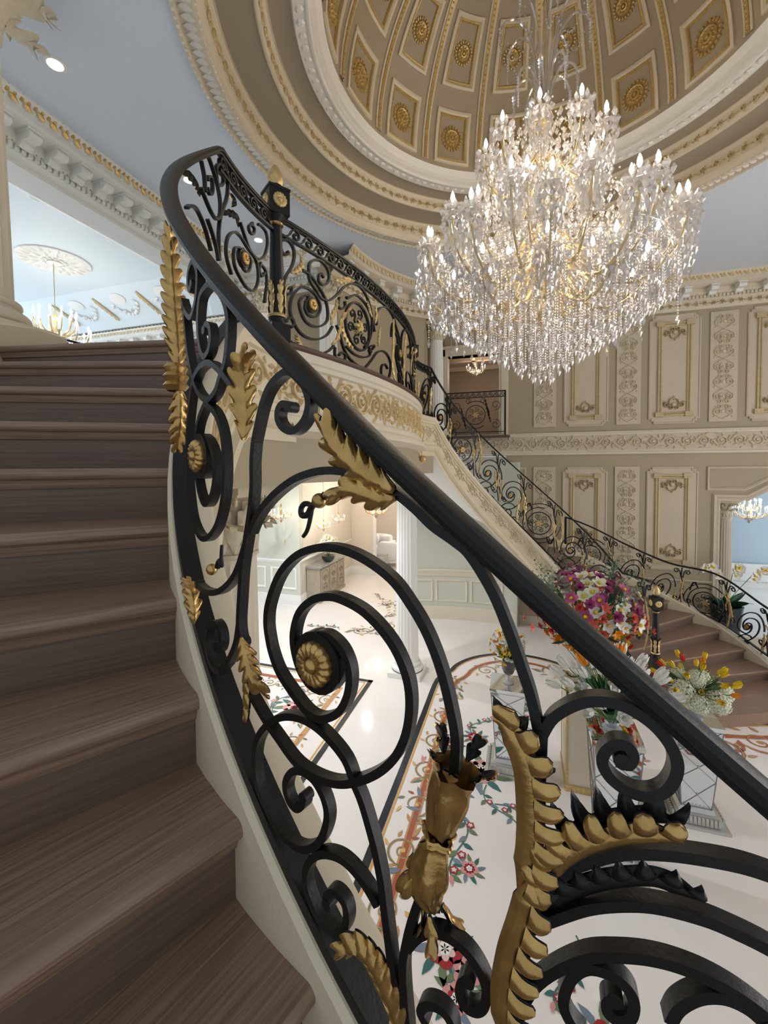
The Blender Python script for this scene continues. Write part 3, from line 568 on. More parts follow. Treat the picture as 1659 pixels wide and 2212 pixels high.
# ------------------------------------------------ staircases
def tread_mesh(name,Ri,Ro,d,th,nose=.032,sub=6):
    # local: nosing along +x from Ri..Ro; back edge rotated by d degrees (sign = up direction)
    mb=MB();sg=1 if d>0 else -1
    pr=[(-nose*.2,-.062),(-nose*.35,-.05),(-nose*.45,-.036)]+[(-nose+.017*(1-cos(a)),-.018+.018*sin(a)) for a in [(-80+170*k/8)*PI/180 for k in range(9)]]+[(0,0)]
    rows=[]
    for k in range(sub+1):
        r=Ri+(Ro-Ri)*k/sub
        row=[(r,sg*t,z) for t,z in pr]
        a=rad(d)*1.02
        row+=[(r*cos(a*q),r*sin(a*q),0) for q in(.33,.66,1)]+[(r*cos(a),r*sin(a),-.03)]
        rows.append(row)
    mb.grid(rows,0,flip=d<0)
    for r,f in((rows[0],d<0),(rows[-1],d>0)): mb.poly(r,0,flip=not f)
    return mb.mesh(name,[WOOD])
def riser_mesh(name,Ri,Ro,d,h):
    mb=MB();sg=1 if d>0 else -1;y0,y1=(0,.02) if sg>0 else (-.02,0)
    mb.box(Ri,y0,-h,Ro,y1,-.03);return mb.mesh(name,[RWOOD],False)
ST1=empty('staircase',(0,-2.42,0),'dark oak curved staircase in the foreground, climbing up to the left','staircase')
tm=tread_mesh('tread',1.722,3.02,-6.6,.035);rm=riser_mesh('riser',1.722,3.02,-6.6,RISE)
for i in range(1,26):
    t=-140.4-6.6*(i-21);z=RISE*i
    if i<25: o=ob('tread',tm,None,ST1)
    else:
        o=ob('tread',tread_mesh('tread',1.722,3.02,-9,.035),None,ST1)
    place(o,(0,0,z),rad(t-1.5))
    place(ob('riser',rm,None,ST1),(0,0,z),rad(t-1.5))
def string(par,C,ts,zc,flip,Rs=1.722,cap=True):
    def rows(prof): return [[(C.x+R*cos(rad(t)),C.y+R*sin(rad(t)),zc(t)+z) for R,z in prof] for t in ts]
    mb=MB();mb.grid(rows([(Rs+.002,-.3),(Rs+.002,-.012),(Rs-.008,0),(1.61,0),(1.60,-.008),(1.60,-.07),(1.615,-.08),(1.615,-.11),(1.64,-.12),(1.64,-.38),(1.62,-.4),(1.62,-.44),(1.58,-.46),(1.57,-.5),(1.6,-.54),(1.63,-.55),(1.63,-.62)]),0,flip=flip)
    part('stringer',mb,[CURB],par)
    mb=MB();mp=lambda s,t,h:(C.x+(1.64-h)*cos(rad(s)),C.y+(1.64-h)*sin(rad(s)),zc(s)+t)
    L=abs(ts[-1]-ts[0]);n=round(rad(L)*1.64/.27)
    for k in range(n):
        a=ts[0]+(ts[-1]-ts[0])*k/n;b=ts[0]+(ts[-1]-ts[0])*(k+1)/n
        # one scroll per cell, in metres along the string
        l=rad(abs(b-a))*1.64;mm=lambda s,t,h,a=a,b=b,l=l:mp(a+(b-a)*s/l,t,h)
        rinceau(mb,mm,0,l,-.375,-.125,.022,0,1.05,14,7)
    part('frieze_relief',mb,[PGOLD if C.y<0 else ORN],par)
string(ST1,C1,[-189+3*k for k in range(62)],zc1,True)
mb=MB();mb.grid([[(C1.x+R*cos(rad(t)),C1.y+R*sin(rad(t)),z) for R,z in((1.635,zc1(t)-.6),(1.635,3.41),(2.0,3.41))] for t in [-193+3*k for k in range(12)]],0);part('beam_face',mb,[BEIGE],ST1)
mb=MB();ts=[-175+5*k for k in range(34)]
mb.grid([[(C1.x+R*cos(rad(t)),C1.y+R*sin(rad(t)),zn1(t)-.5) for R in(1.62,2.3,3.05)] for t in ts],0);part('soffit',mb,[WHITE],ST1)
# outer curb of the near stair
mb=MB();ts=[-176+4*k for k in range(16)]
mb.grid([[(C1.x+R*cos(rad(t)),C1.y+R*sin(rad(t)),z) for R,z in((3.0,min(zn1(t),F2)-.3),(3.0,min(zn1(t)+.09,F2+.16)),(3.01,min(zn1(t)+.1,F2+.17)),(3.22,min(zn1(t)+.1,F2+.17)),(3.22,0))] for t in ts],0);part('outer_curb',mb,[CURB],ST1)
ST2=empty('staircase',(0,1.55,0),'far curved staircase sweeping down to the right beneath the panelled wall','staircase')
def Ro2(t): return 3.2 if t>80 else 3.2+.75*min(1,(80-t)/40)
up2=tread_mesh('tread',1.722,3.2,5.61,.035);ur2=riser_mesh('riser',1.722,3.2,5.61,RISE)
for i in range(1,26):
    t=21.8+5.61*(i-1);z=RISE*i
    if t>80 and i<25: a,b=ob('tread',up2,None,ST2),ob('riser',ur2,None,ST2)
    else:
        R=Ro2(t); d=5.61 if i<25 else 14
        a,b=ob('tread',tread_mesh('tread',1.722 if i>1 else 1.6,R+(.15 if i==1 else 0),d,.035),None,ST2),ob('riser',riser_mesh('riser',1.722,R,d,RISE),None,ST2)
    place(a,(0,0,z),rad(t));place(b,(0,0,z),rad(t))
# rounded bottom step apron
mb=MB();ap=[cylp(C2,r,a) for r,a in((1.5,15),(1.75,8),(2.4,11),(3.0,13.5),(3.6,16.5),(4.1,20),(4.15,25),(2.5,25),(1.6,25))]
mb.prism([(p.x,p.y) for p in cr([tuple(p)[:2]+(0,) for p in ap],4)] if False else [(p.x,p.y) for p in ap],0,RISE-.002);part('curtail_step',mb,[WOOD],ST2,smooth=False)
string(ST2,C2,[189-3*k for k in range(57)],zc2,False)
mb=MB();mb.grid([[(C2.x+R*cos(rad(t)),C2.y+R*sin(rad(t)),z) for R,z in((1.635,zc2(t)-.6),(1.635,3.41),(2.0,3.41))] for t in [193-3*k for k in range(12)]],0);part('beam_face',mb,[BEIGE],ST2)
mb=MB();ts=[175-5*k for k in range(32)]
mb.grid([[(C2.x+R*cos(rad(t)),C2.y+R*sin(rad(t)),max(.02,min(zn2(t)-.42,3.7))) for R in(1.62,1.62+(Ro2(t)-1.62)*.5,Ro2(t)+.02)] for t in ts],0);part('soffit',mb,[WHITE],ST2)
ts=[84-4*k for k in range(17)]
def zo2(t): return max(.3,zn2(t)+.06)
mb=MB();mb.grid([[(C2.x+R*cos(rad(t)),C2.y+R*sin(rad(t)),z) for R,z in((Ro2(t)-.005,zo2(t)-.32),(Ro2(t)-.005,zo2(t)-.01),(Ro2(t)+.005,zo2(t)),(Ro2(t)+.16,zo2(t)),(Ro2(t)+.16,0))] for t in ts],0);part('outer_curb',mb,[CURB],ST2)
# ------------------------------------------------ ceiling, stepped rings, dome
E0=EYE
mb=MB();n=72
def rect_edge(a,x0=-5.75,x1=9.9,y0=-5.45,y1=6.35):
    c,s=cos(a),sin(a);k=min((x1/c if c>1e-9 else x0/c if c<-1e-9 else 1e9),(y1/s if s>1e-9 else y0/s if s<-1e-9 else 1e9));return (c*k,s*k)
angs=sorted([2*PI*k/n for k in range(n)]+[math.atan2(y,x)%(2*PI) for x in(-5.75,9.9) for y in(-5.45,6.35)])
mb.grid([[(3.44*cos(a),3.44*sin(a),CE0),(*rect_edge(a),CE0)] for a in angs],0,cu=True)
CEI=ob('ceiling',mb,[CEIL],kind='structure')
P=lambda l:[(r,z) for r,z in l]
mb=MB();mb.lathe(P([(3.46,CE0-.01),(3.44,CE0-.03),(3.42,CE0-.03),(3.40,CE0-.005),(3.38,CE0+.0),(3.26,CE0-.04),(3.24,CE0-.035),(3.235,CE0-.01),(3.21,CE0+.01),(3.2,CE0+.05),(3.185,CE0+.06),(3.185,CE0+.2),(3.16,CE0+.215),(3.14,CE0+.24),(3.12,CE0+.24)]),96);part('ring_moulding',mb,[RINGC],CEI)
mb=MB();mb.lathe(P([(3.13,CE0+.24),(2.98,CE0+.265),(2.76,CE0+.25)]),96);part('cove',mb,[COVE],CEI)
mb=MB();mb.lathe(P([(2.79,CE0+.25),(2.775,CE0+.235),(2.755,CE0+.235),(2.745,CE0+.26),(2.74,CE0+.36),(2.715,CE0+.375),(2.7,CE0+.395),(2.68,CE0+.395)]),96);part('ring_moulding',mb,[RINGC],CEI)
mb=MB();mb.lathe(P([(2.69,CE0+.395),(2.58,CE0+.42),(2.45,CE0+.4)]),96);part('cove',mb,[COVE],CEI)
mb=MB();mb.lathe(P([(2.47,CE0+.4),(2.455,CE0+.375),(2.44,CE0+.375),(2.35,CE0+.385),(2.33,CE0+.37),(2.31,CE0+.37),(2.3,CE0+.4),(2.28,CE0+.405),(2.28,CE0+.45),(2.245,CE0+.46),(2.23,CE0+.49),(2.215,CE0+.5),(2.19,CE0+.53)]),96);part('ring_moulding',mb,[RINGW],CEI)
def cylmap(R,z0): return lambda s,t,h:((R-h)*cos(s/R),(R-h)*sin(s/R),z0+t)
mb=MB();rinceau(mb,cylmap(3.18,CE0+.075),0,2*PI*3.18,0,.11,.022,0,1.45,8,5);part('gilt_scroll_band',mb,[PGOLD],CEI)
mb=MB();rinceau(mb,cylmap(2.737,CE0+.265),0,2*PI*2.737,0,.09,.02,0,1.45,8,5);part('gilt_scroll_band',mb,[PGOLD],CEI)
mb=MB()
for k in range(260):
    a=2*PI*k/260
    rleaf(mb,0,0,0,.135,.085,lambda x,y,h,a=a:((3.255+x)*cos(a)-y*sin(a),(3.255+x)*sin(a)+y*cos(a),CE0-.038+.26*(x)-h),.022)
for k in range(300):
    a=2*PI*k/300;mb.octa((3.43*cos(a),3.43*sin(a),CE0-.032),.018,.014);mb.octa((3.235*cos(a),3.235*sin(a),CE0-.03),.016,.013)
part('acanthus_band',mb,[RINGW],CEI)
mb=MB()
for k in range(120):
    a=2*PI*k/120
    boss(mb,0,0,.045,lambda x,y,h,a=a:((2.395+x)*cos(a)-y*sin(a),(2.395+x)*sin(a)+y*cos(a),CE0+.378-h),.02,0,6)
part('egg_and_dart',mb,[RINGW],CEI)
ZD=E0+4.4;RD=2.19
def sph(az,el,h): r=RD-h;return (r*cos(el)*sin(az),r*cos(el)*cos(az),ZD+r*sin(el))
mb=MB();mb.grid([[(RD*cos(e)*cos(2*PI*k/64),RD*cos(e)*sin(2*PI*k/64),ZD+RD*sin(e)) for e in [PI/2*j/20 for j in range(21)]] for k in range(64)],0,cu=True)
DOME=part('dome_shell',mb,[TAUPE],CEI)
def coffer(el0,el1,aw):
    mb=MB();e0,e1=rad(el0),rad(el1)
    rings=[(0,.0,0),(.0,.028,0),(.03,.034,0),(.05,.018,0),(.056,.026,1),(.072,.028,1),(.085,.006,1)]
    pv=None
    for ins,h,mi in rings:
        r=[]
        def edge(a,b,n=4): return [(a[0]+(b[0]-a[0])*k/n,a[1]+(b[1]-a[1])*k/n) for k in range(n)]
        di=ins/RD
        def pt(e,sd): return (sd*(rad(aw)-di/max(.2,cos(e))),e)
        c=[pt(e0+di,-1),pt(e0+di,1),pt(e1-di,1),pt(e1-di,-1)]
        pts=edge(c[0],c[1])+edge(c[1],c[2])+edge(c[2],c[3])+edge(c[3],c[0])
        ro=[sph(a,e,h) for a,e in pts]
        if pv:
            mb.grid([pv,ro],mi,cv=True)
        pv=ro
    return mb.mesh('coffer_frame',[RINGC,DGOLD])
DGOLD=mat('dome_gilding',srgb(214,180,112),.38,.4,noise=.35,nscale=60)
ros=[rosette2_mesh('dome_rosette',.17,.035,[DGOLD]),rosette2_mesh('dome_rosette',.135,.03,[DGOLD]),rosette2_mesh('dome_rosette',.1,.025,[DGOLD])]
ribm=MB()
for w,h0,h1,mi in((.05,.0,.02,0),(.022,.02,.034,1)):
    ribm.grid([[sph(x/(RD*max(.15,cos(e))),e,h) for x,h in((-w,0 if mi==0 else h0),(-w,h1),(w,h1),(w,0 if mi==0 else h0))] for e in [rad(1+3*k) for k in range(28)]],mi)
for k in range(60): 
    e=rad(1.5+1.4*k);p=sph(0,e,.036);ribm.octa(p,.016,.016,1)
ribm=ribm.mesh('dome_rib',[RINGC,DGOLD])
for row,(a,b,aw) in enumerate(((1.6,19.5,7.2),(26,45.5,7.2),(50.5,67,7.0))):
    cm=coffer(a,b,aw)
    for k in range(16):
        az=11.25+22.5*k
        o=part('coffer_frame',cm,None,CEI);o.rotation_euler=(0,0,-rad(az))
        e=rad((a+b)/2);p=Vector(sph(rad(az),e,.004))
        q=part('dome_rosette',ros[row],None,CEI);q.location=p
        nn=(Vector((0,0,ZD))-p).normalized();q.rotation_euler=nn.to_track_quat('Z','Y').to_euler()
for k in range(16):
    o=part('dome_rib',ribm,None,CEI);o.rotation_euler=(0,0,-rad(22.5*k))
CEI.scale=(KD,KD,KD);CEI.location=(-.019,-.405,EYE*(1-KD))
# ------------------------------------------------ cornice
CPROF=[(d*1.15,z*.66) for d,z in [(0,-.80),(.035,-.80),(.035,-.75),(.05,-.73),(.05,-.57),(.07,-.55),(.085,-.53),(.085,-.44),(.105,-.43),(.12,-.40),(.12,-.26),(.31,-.25),(.33,-.23),(.33,-.15),(.345,-.13),(.36,-.09),(.40,-.03),(.40,0)]]
modm=MB();modm.box(-.055,0,-.1,.055,.15,0);modm.box(-.07,0,-.022,.07,.19,0)
modm.tube([(-.059,.15,-.06),(.059,.15,-.06)],.045,10);modm.tube([(-.059,.03,-.11),(.059,.03,-.11)],.045,10)
modl=modm.mesh('modillion',[WHITE])
def cornice(name,path,nrm,zt,mods=.42,gold=PGOLD,body=CREAM,kind='structure',frieze=True):
    e=empty(name,(path[0][0],path[0][1],zt-.53),kind=kind)
    mb=MB();mb.sweep([(x,y,zt) for x,y in path],nrm,CPROF if frieze else [(0,-.38)]+CPROF[5:]);part('cornice_moulding',mb,[body],e)
    L=[0]
    for a,b in zip(path,path[1:]): L.append(L[-1]+math.hypot(b[0]-a[0],b[1]-a[1]))
    def at(s):
        s=max(0,min(L[-1]-1e-6,s));i=max(k for k in range(len(L)-1) if L[k]<=s);f=(s-L[i])/(L[i+1]-L[i])
        p=[path[i][j]+(path[i+1][j]-path[i][j])*f for j in(0,1)];q=[nrm[i][j]+(nrm[i+1][j]-nrm[i][j])*f for j in(0,1)];return p,q
    def mp(d,z):
        def g(s,t,h):
            p,q=at(s);return (p[0]+q[0]*(d+h),p[1]+q[1]*(d+h),zt+z+t)
        return g
    if frieze: mb=MB();rinceau(mb,mp(.0575,-.478),.02,L[-1]-.02,0,.096,.02,0,1.5,10,6);part('frieze_relief',mb,[gold],e)
    mb=MB();g=mp(.40,-.09);n=int(L[-1]/.06)
    for k in range(n):
        s=L[-1]*(k+.5)/n;rleaf(mb,s-.05,.05,.6 if k%2 else -.6,.115,.065,lambda x,y,h:g(x,y,h+.02+.45*max(0,y-.03)),.018);rleaf(mb,s,.03,PI/2,.07,.035,lambda x,y,h:g(x,y,h+.02+.45*max(0,y-.03)),.014)
        boss(mb,s,.05,.022,lambda x,y,h:g(x,y,h+.02+.45*max(0,y-.03)),.02,0,5)
    part('gilt_leaf_band',mb,[gold],e)
    mb=MB();n=int(L[-1]/.062)
    for k in range(n):
        s=L[-1]*(k+.5)/n;p,q=at(s);a=math.atan2(q[1],q[0])-PI/2
        mb.box(-.02,.095,-.343,.02,.13,-.297,0,Matrix.Translation((p[0],p[1],zt))@Matrix.Rotation(a,4,'Z'))
    for k in range(int(L[-1]/.045)):
        p,q=at(.045*k);mb.octa((p[0]+q[0]*.125,p[1]+q[1]*.125,zt-.274),.012,.012,1)
    part('dentil_band',mb,[body,gold],e)
    if mods:
        n=max(1,int(L[-1]/mods))
        for k in range(n):
            p,q=at(L[-1]*(k+.5)/n);o=part('modillion',modl,None,e);o.location=(p[0]+q[0]*.138,p[1]+q[1]*.138,zt-.168);o.rotation_euler=(0,0,math.atan2(q[1],q[0])-PI/2)
    return e
# ------------------------------------------------ walls of the hall
wpts=[(-.5,0),(3.5,0),(3.5,2.82),(3.95,2.82),(4.4,3.1),(5.0,3.28),(5.6,3.1),(6.05,2.82),(6.5,2.82),(6.5,0),(9,0),(9,CE),(-.5,CE)]
mb=MB();n=len(wpts)
mb.add([(x,5.2,z) for x,z in wpts]+[(x,5.42,z) for x,z in wpts],[tuple(range(n)),tuple(range(2*n-1,n-1,-1))]+[((i+1)%n,i,n+i,n+(i+1)%n) for i in range(n)])
mb.box(-1.88,5.2,6.02,-.5,5.42,CE)
WB=ob('wall_back',mb,[BEIGE],kind='structure',smooth=False)
cornice('trim_1',[(-2.1,5.2),(9,5.2)],[(0,-1),(0,-1)],CE)
bwm=lambda d:(lambda s,t,h:(s,5.2-d-h,t))
def hmould(mb,x0,x1,z,prof,mi=0,y=5.2): mb.sweep([(x0,y,z),(x1,y,z)],[(0,-1)]*2,prof,mi)
mb=MB();hmould(mb,-2.1,9,4.19,[(0,.03),(.05,.03),(.06,.01),(.03,-.02),(.03,-.04),(0,-.04)]);hmould(mb,-2.1,9,3.755,[(0,.09),(.02,.08),(.03,.05),(.06,.03),(.06,0),(.03,-.02),(0,-.02)])
part('frieze_moulding',mb,[CREAM],WB)
mb=MB();mb.box(-2.1,5.188,3.8,9,5.2,4.16);part('frieze_band',mb,[PANEL],WB,smooth=False)
mb=MB();rinceau(mb,bwm(.012),-2.1,6.5,3.84,4.14,.03,0,.95,12,8);part('frieze_relief',mb,[ORN],WB)
# baseboard under stairs omitted where hidden
def pilaster(x0,x1,z0,z1,lv):
    mb=MB();mb.box(x0,5.175,z0,x1,5.2,z1);hm=MB()
    o=part('pilaster_board',mb,[PANEL],WB,smooth=False)
    m2=MB();arabesque(m2,bwm(.025),x0+.03,x1-.03,z0+.05,z1-.05,.022,0,lv)
    p=ob('arabesque_relief',m2,[ORN],o)
def frame_sweep(mb,pts,prof,y,mi=0):
    # closed frame in the wall plane; prof: (inset,out)
    n=len(pts);rows=[]
    cx=sum(p[0] for p in pts)/n;cz=sum(p[1] for p in pts)/n
    for i in range(n):
        a,b,c=pts[i-1],pts[i],pts[(i+1)%n]
        d1=Vector((b[0]-a[0],b[1]-a[1])).normalized();d2=Vector((c[0]-b[0],c[1]-b[1])).normalized()
        n1=Vector((-d1.y,d1.x));n2=Vector((-d2.y,d2.x));k=(n1+n2);k=k/max(.3,(1+n1.dot(n2)))
        rows.append([(b[0]+k.x*ins,y-o,b[1]+k.y*ins) for ins,o in prof])
    mb.grid(rows,mi,cu=True)
def framed(x0,x1,z0,z1,top=True,bot=True):
    k=.09;pts=[(x0+k,z0),(x1-k,z0),(x1-k,z0+.05),(x1-.05,z0+.05),(x1-.05,z0+k),(x1,z0+k),(x1,z1-k),(x1-.05,z1-k),(x1-.05,z1-.05),(x1-k,z1-.05),(x1-k,z1),(x0+k,z1),(x0+k,z1-.05),(x0+.05,z1-.05),(x0+.05,z1-k),(x0,z1-k),(x0,z0+k),(x0+.05,z0+k),(x0+.05,z0+.05),(x0+k,z0+.05)]
    mb=MB();mb.poly([(x,5.185,z) for x,z in pts]);frame_sweep(mb,pts,[(0,0),(0,.022),(.02,.03),(.035,.015)],5.2)
    o=part('panel_board',mb,[PANEL],WB,smooth=False)
    g=.15
    m2=MB();ip=[(x0+g,z0+g),(x1-g,z0+g),(x1-g,z1-g),(x0+g,z1-g)]
    frame_sweep(m2,ip,[(0,.015),(.005,.045),(.03,.05),(.045,.03),(.055,.045),(.075,.035),(.085,.015)],5.2)
    for xx in(x0+g+.035,x1-g-.035):
        for zz in(z0+g+.03,z1-g-.03): m2.box(xx-.07,5.135,zz-.045,xx+.07,5.19,zz+.045)
    ob('panel_frame',m2,[WGOLD],o)
    m3=MB();cx=(x0+x1)/2;w=x1-x0-2*g-.14
    if top: cartouche(m3,bwm(.016),cx,z1-g-.2,w,1,.04)
    if bot: cartouche(m3,bwm(.016),cx,z0+g+.22,w,-1,.04)
    ob('cartouche',m3,[WGOLD,PANEL],o)
for x0,x1 in((.07,.52),(1.67,2.11),(3.28,3.73),(4.88,5.33)): pilaster(x0,x1,4.35,6.45,7)
for x0,x1 in((.67,1.52),(2.25,3.13),(3.88,4.73),(5.5,6.35)): framed(x0,x1,4.34,6.48)
for x0,x1 in((.07,.52),(1.66,2.11)): pilaster(x0,x1,1.35,3.49,7)
for x0,x1 in((.66,1.52),(2.24,3.13)): framed(x0,x1,1.4 if x0>2 else 1.7,3.48)
mb=MB();frame_sweep(mb,[(3.28,3.02),(3.9,3.02),(4.35,3.28),(5.0,3.42),(5.65,3.28),(6.1,3.02),(6.7,3.02),(6.7,3.48),(3.28,3.48)],[(0,0),(0,.03),(.02,.035),(.04,.015),(.05,.025),(.06,0)],5.2)
frame_sweep(mb,[(-.4,2.2),(-.08,2.2),(-.08,3.48),(-.4,3.48)],[(0,0),(0,.02),(.02,.025),(.04,.01),(.05,0)],5.2)
part('panel_moulding',mb,[PANEL],WB)
# arch casing
mb=MB();ap=[(3.5,0),(3.5,2.82),(3.95,2.82),(4.4,3.1),(5.0,3.28),(5.6,3.1),(6.05,2.82),(6.5,2.82),(6.5,0)]
rows=[]
for i,(x,z) in enumerate(ap):
    nx,nz=((-1,0),(-1,1),(-.25,1),(-.3,1),(0,1),(.3,1),(.25,1),(1,1),(1,0))[i]
    rows.append([(x+nx*d,5.2-o,z+nz*d) for d,o in((0,-.2),(0,.02),(.03,.035),(.06,.02),(.08,.045),(.11,.05),(.13,.02),(.14,0))])
mb.grid(rows,0);part('arch_casing',mb,[PANEL],WB)
mb=MB();hmould(mb,-.4,3.4,1.2,[(0,.03),(.03,.03),(.045,.01),(.02,-.02),(0,-.03)]);hmould(mb,-.4,9,.0,[(0,.2),(.015,.2),(.03,.17),(.03,0)]);part('dado_rail',mb,[PANEL],WB)
# curved wall of the stairwell
def cylwall(name,t0,t1,z0,z1,R=3.2,m_=BEIGE,C=C2,step=3):
    n=max(2,int(abs(t1-t0)/step));ts=[t0+(t1-t0)*k/n for k in range(n+1)]
    mb=MB();mb.grid([[(C.x+r*cos(rad(t)),C.y+r*sin(rad(t)),z) for r,z in((R+.2,z0),(R,z0),(R,z1),(R+.2,z1))] for t in ts],0,cv=True)
    for t in(ts[0],ts[-1]): mb.poly([(C.x+r*cos(rad(t)),C.y+r*sin(rad(t)),z) for r,z in((R+.2,z0),(R,z0),(R,z1),(R+.2,z1))])
    return ob(name,mb,[m_],kind='structure')
CW=cylwall('wall_stairwell_upper',176,130,F2,CE)
mb=MB();mb.box(-2.2,3.98,F2,-2.06,5.4,CE);ob('wall_stairwell_return',mb,[BEIGE],kind='structure',smooth=False)
def cpath(R,t0,t1,n,C=C2): 
    ts=[t0+(t1-t0)*k/n for k in range(n+1)];return [tuple(cylp(C,R,t))[:2] for t in ts],[(-cos(rad(t)),-sin(rad(t))) for t in ts]
p_,n_=cpath(3.2,176,124,18);cornice('trim_2',p_,n_,CE)
CG_=Vector((-1.1,1.0,0));CG=cylwall('wall_stairwell_ground',113,78,0,3.6,4.1,GREEN,CG_)
cw=lambda R:(lambda s,t,h:(CG_.x+(R-h)*cos(s/R),CG_.y+(R-h)*sin(s/R),t))
p_,n_=cpath(4.1,113,78,20,CG_)
mb=MB();mb.sweep(p_,n_,[(0,1.16),(.04,1.16),(.05,1.13),(.02,1.08),(.015,1.0),(0,1.0)]);mb.sweep(p_,n_,[(0,.3),(.02,.3),(.03,.27),(.03,.0)]);part('wainscot_rail',mb,[CREAM],CG)
for t0,t1 in((112,104.5),(103,93.5),(92,82.5)):
    mb=MB();m_=cw(4.1);R=4.1;a,b=rad(t1)*R,rad(t0)*R
    def side(p,q,k=6): return [(p[0]+(q[0]-p[0])*i/k,p[1]+(q[1]-p[1])*i/k) for i in range(k)]
    for ins,w in((0,.045),):
        c=[(a,.42),(b,.42),(b,.9),(a,.9)]
        for i in range(4): relief(mb,side(c[i],c[(i+1)%4])+[c[(i+1)%4]],m_,.06,.02)
    part('wainscot_panel',mb,[CREAM],CG)
# gallery block on the upper floor beside the curved wall
mb=MB();mb.box(-5.15,2.05,F2,-3.15,2.25,CE);WG=ob('wall_gallery',mb,[BEIGE],kind='structure',smooth=False)
cornice('trim_3',[(-5.15,2.05),(-3.15,2.05)],[(0,-1),(0,-1)],CE,gold=PGOLD,body=WHITE)
mb=MB();mb.box(-5.45,-4.6,6.63,-5.15,5.2,CE+.9);WH=ob('wall_header',mb,[WHITE],kind='structure',smooth=False)
cornice('trim_4',[(-5.15,-4.6),(-5.15,2.05)],[(1,0),(1,0)],CE,mods=.26,gold=DGOLD,body=WHITE,frieze=False)
mb=MB();mb.box(8.2,-5.4,4.6,8.4,5.4,CE);ob('wall_front_light_blocker',mb,[BEIGE],kind='structure',smooth=False)  # unseen upper wall strip added to keep sky light off the ceiling
# recessed downlights in the gallery ceiling
for i,(v,lb) in enumerate(((-1.85,'recessed ceiling downlight nearest the tall fluted column'),(-.27,'recessed ceiling downlight seen through the top curl of the near railing'),(1.19,'recessed ceiling downlight just left of the railing newel'),(1.75,'recessed ceiling downlight behind the gallery railing'))):
    mb=MB();mb.lathe([(.085,0),(.085,-.008),(.062,-.012),(.055,0)],20);mb.lathe([(.056,-.002),(0,-.002)],20,mi=1)
    o=ob('downlight',mb,[WHITE,DOWN],None,lb,'light');o.location=(-4.1,v,CE)
    l_=lamp('downlight_lamp',(-4.1,v,CE-.03),16,(1,.95,.88),.05,'SPOT');l_.data.spot_size=rad(95);l_.data.spot_blend=.6
# ------------------------------------------------ great room beyond the gallery
mb=MB();mb.box(-16,-8,7.62,-6.68,-6,7.7);
mb.grid([[(-5.45,-8,7.62),(-6.68,-8,7.62),(-6.7,-8,7.66),(-7.55,-8,7.9),(-13.5,-8,7.9)],[(-5.45,3.3,7.62),(-6.68,3.3,7.62),(-6.7,3.3,7.66),(-7.55,3.3,7.9),(-13.5,3.3,7.9)]],0)
mb.grid([[(-5.45,3.3,7.62),(-5.45,4.4,7.35)],[(-6.9,3.3,7.66),(-6.9,4.4,7.35)],[(-7.6,3.3,7.9),(-7.6,4.4,7.35)],[(-12.2,3.3,7.9),(-12.2,4.4,7.35)],[(-13.5,3.3,7.9),(-13.2,4.4,7.35)]],0)
GC=ob('ceiling_great_room',mb,[GCEIL],kind='structure',smooth=False)
mb=MB();mb.box(-16,4.9,3.96,-5.3,5.1,7.5);ob('wall_great_room',mb,[WHITE],kind='structure',smooth=False)
mb=MB();mb.poly([(-14,4.4,7.35),(-5.4,4.4,7.35),(-5.4,4.95,7.35),(-14,4.95,7.35)]);part('cove_soffit',mb,[GCEIL],GC,smooth=False)
cornice('trim_5',[(-5.5,4.9),(-14,4.9)],[(0,-1),(0,-1)],7.3,mods=.45,gold=PGOLD,body=WHITE)
mb=MB();mb.sweep([(-7.6,-8,7.9),(-7.6,3.3,7.9)],[(1,0)]*2,[(-.05,0),(-.05,-.05),(.02,-.06),(.05,-.03),(.1,-.03),(.12,0)])
for k in range(6): 
    for j in range(5): rleaf(mb,-7.63,-2.6+1.35*k+.12*j,PI+.6*(j-2),.16,.08,lambda x,y,h:(x,y,7.89-h),.03)
part('tray_moulding',mb,[WHITE],GC)
# slanted cove ornaments: torches, swags, roundels
def slope(x0,s):  # s along slope from top
    return None
sl=lambda x,y,h:(x,3.3+y*.876,7.9-y*.481-h*.87)
for k in range(5):
    x=-11.9+1.4*k
    mb=MB()
    for j in range(5): rleaf(mb,x+.1*j*.25,.25+.13*j,PI/2+.15,.2,.1-.012*j,sl,.03)
    relief(mb,[(x,.22),(x+.15,.95)],sl,.07,.03);part('torch_relief',mb,[PGOLD],GC)
    mb=MB();boss(mb,x+.7,.35,.16,sl,.02,0,16,1.4);part('roundel_relief',mb,[WHITE],GC)
    mb=MB()
    for j in range(9):
        q=j/8;boss(mb,x+.35+.8*q,.55+.28*sin(PI*q),.05,sl,.04,0,6)
        rleaf(mb,x+.35+.8*q,.5+.28*sin(PI*q),j*1.3,.12,.06,sl,.03)
    part('swag_relief',mb,[WHITE],GC)
# ceiling medallion
mb=MB();mp=lambda x,y,h:(x,y,-h);R=.66
for k in range(12):
    a=2*PI*k/12
    for q,l,w in((.6,.4,.2),(.34,.34,.16)): rleaf(mb,q*R*cos(a),q*R*sin(a),a,l*R*1.05,w*R*1.3,mp,.06)
    rleaf(mb,.55*R*cos(a+.26),.55*R*sin(a+.26),a+.26,.4*R,.16*R,mp,.05)
    boss(mb,.3*R*cos(a),.3*R*sin(a),.05,mp,.06,0,6)
mb.lathe([(R,0),(R*.98,-.02),(R*.2,-.02),(R*.2,-.06),(0,-.07)],36)
MED=ob('ceiling_medallion',mb,[WHITE],None,'round plaster ceiling medallion of leaves above the great room chandelier','medallion');MED.location=(-9.58,1.96,7.895)
mb=MB();mb.poly([(-16,-8,F2-.4),(-5.4,-8,F2-.4),(-5.4,5,F2-.4),(-16,5,F2-.4)],flip=False)
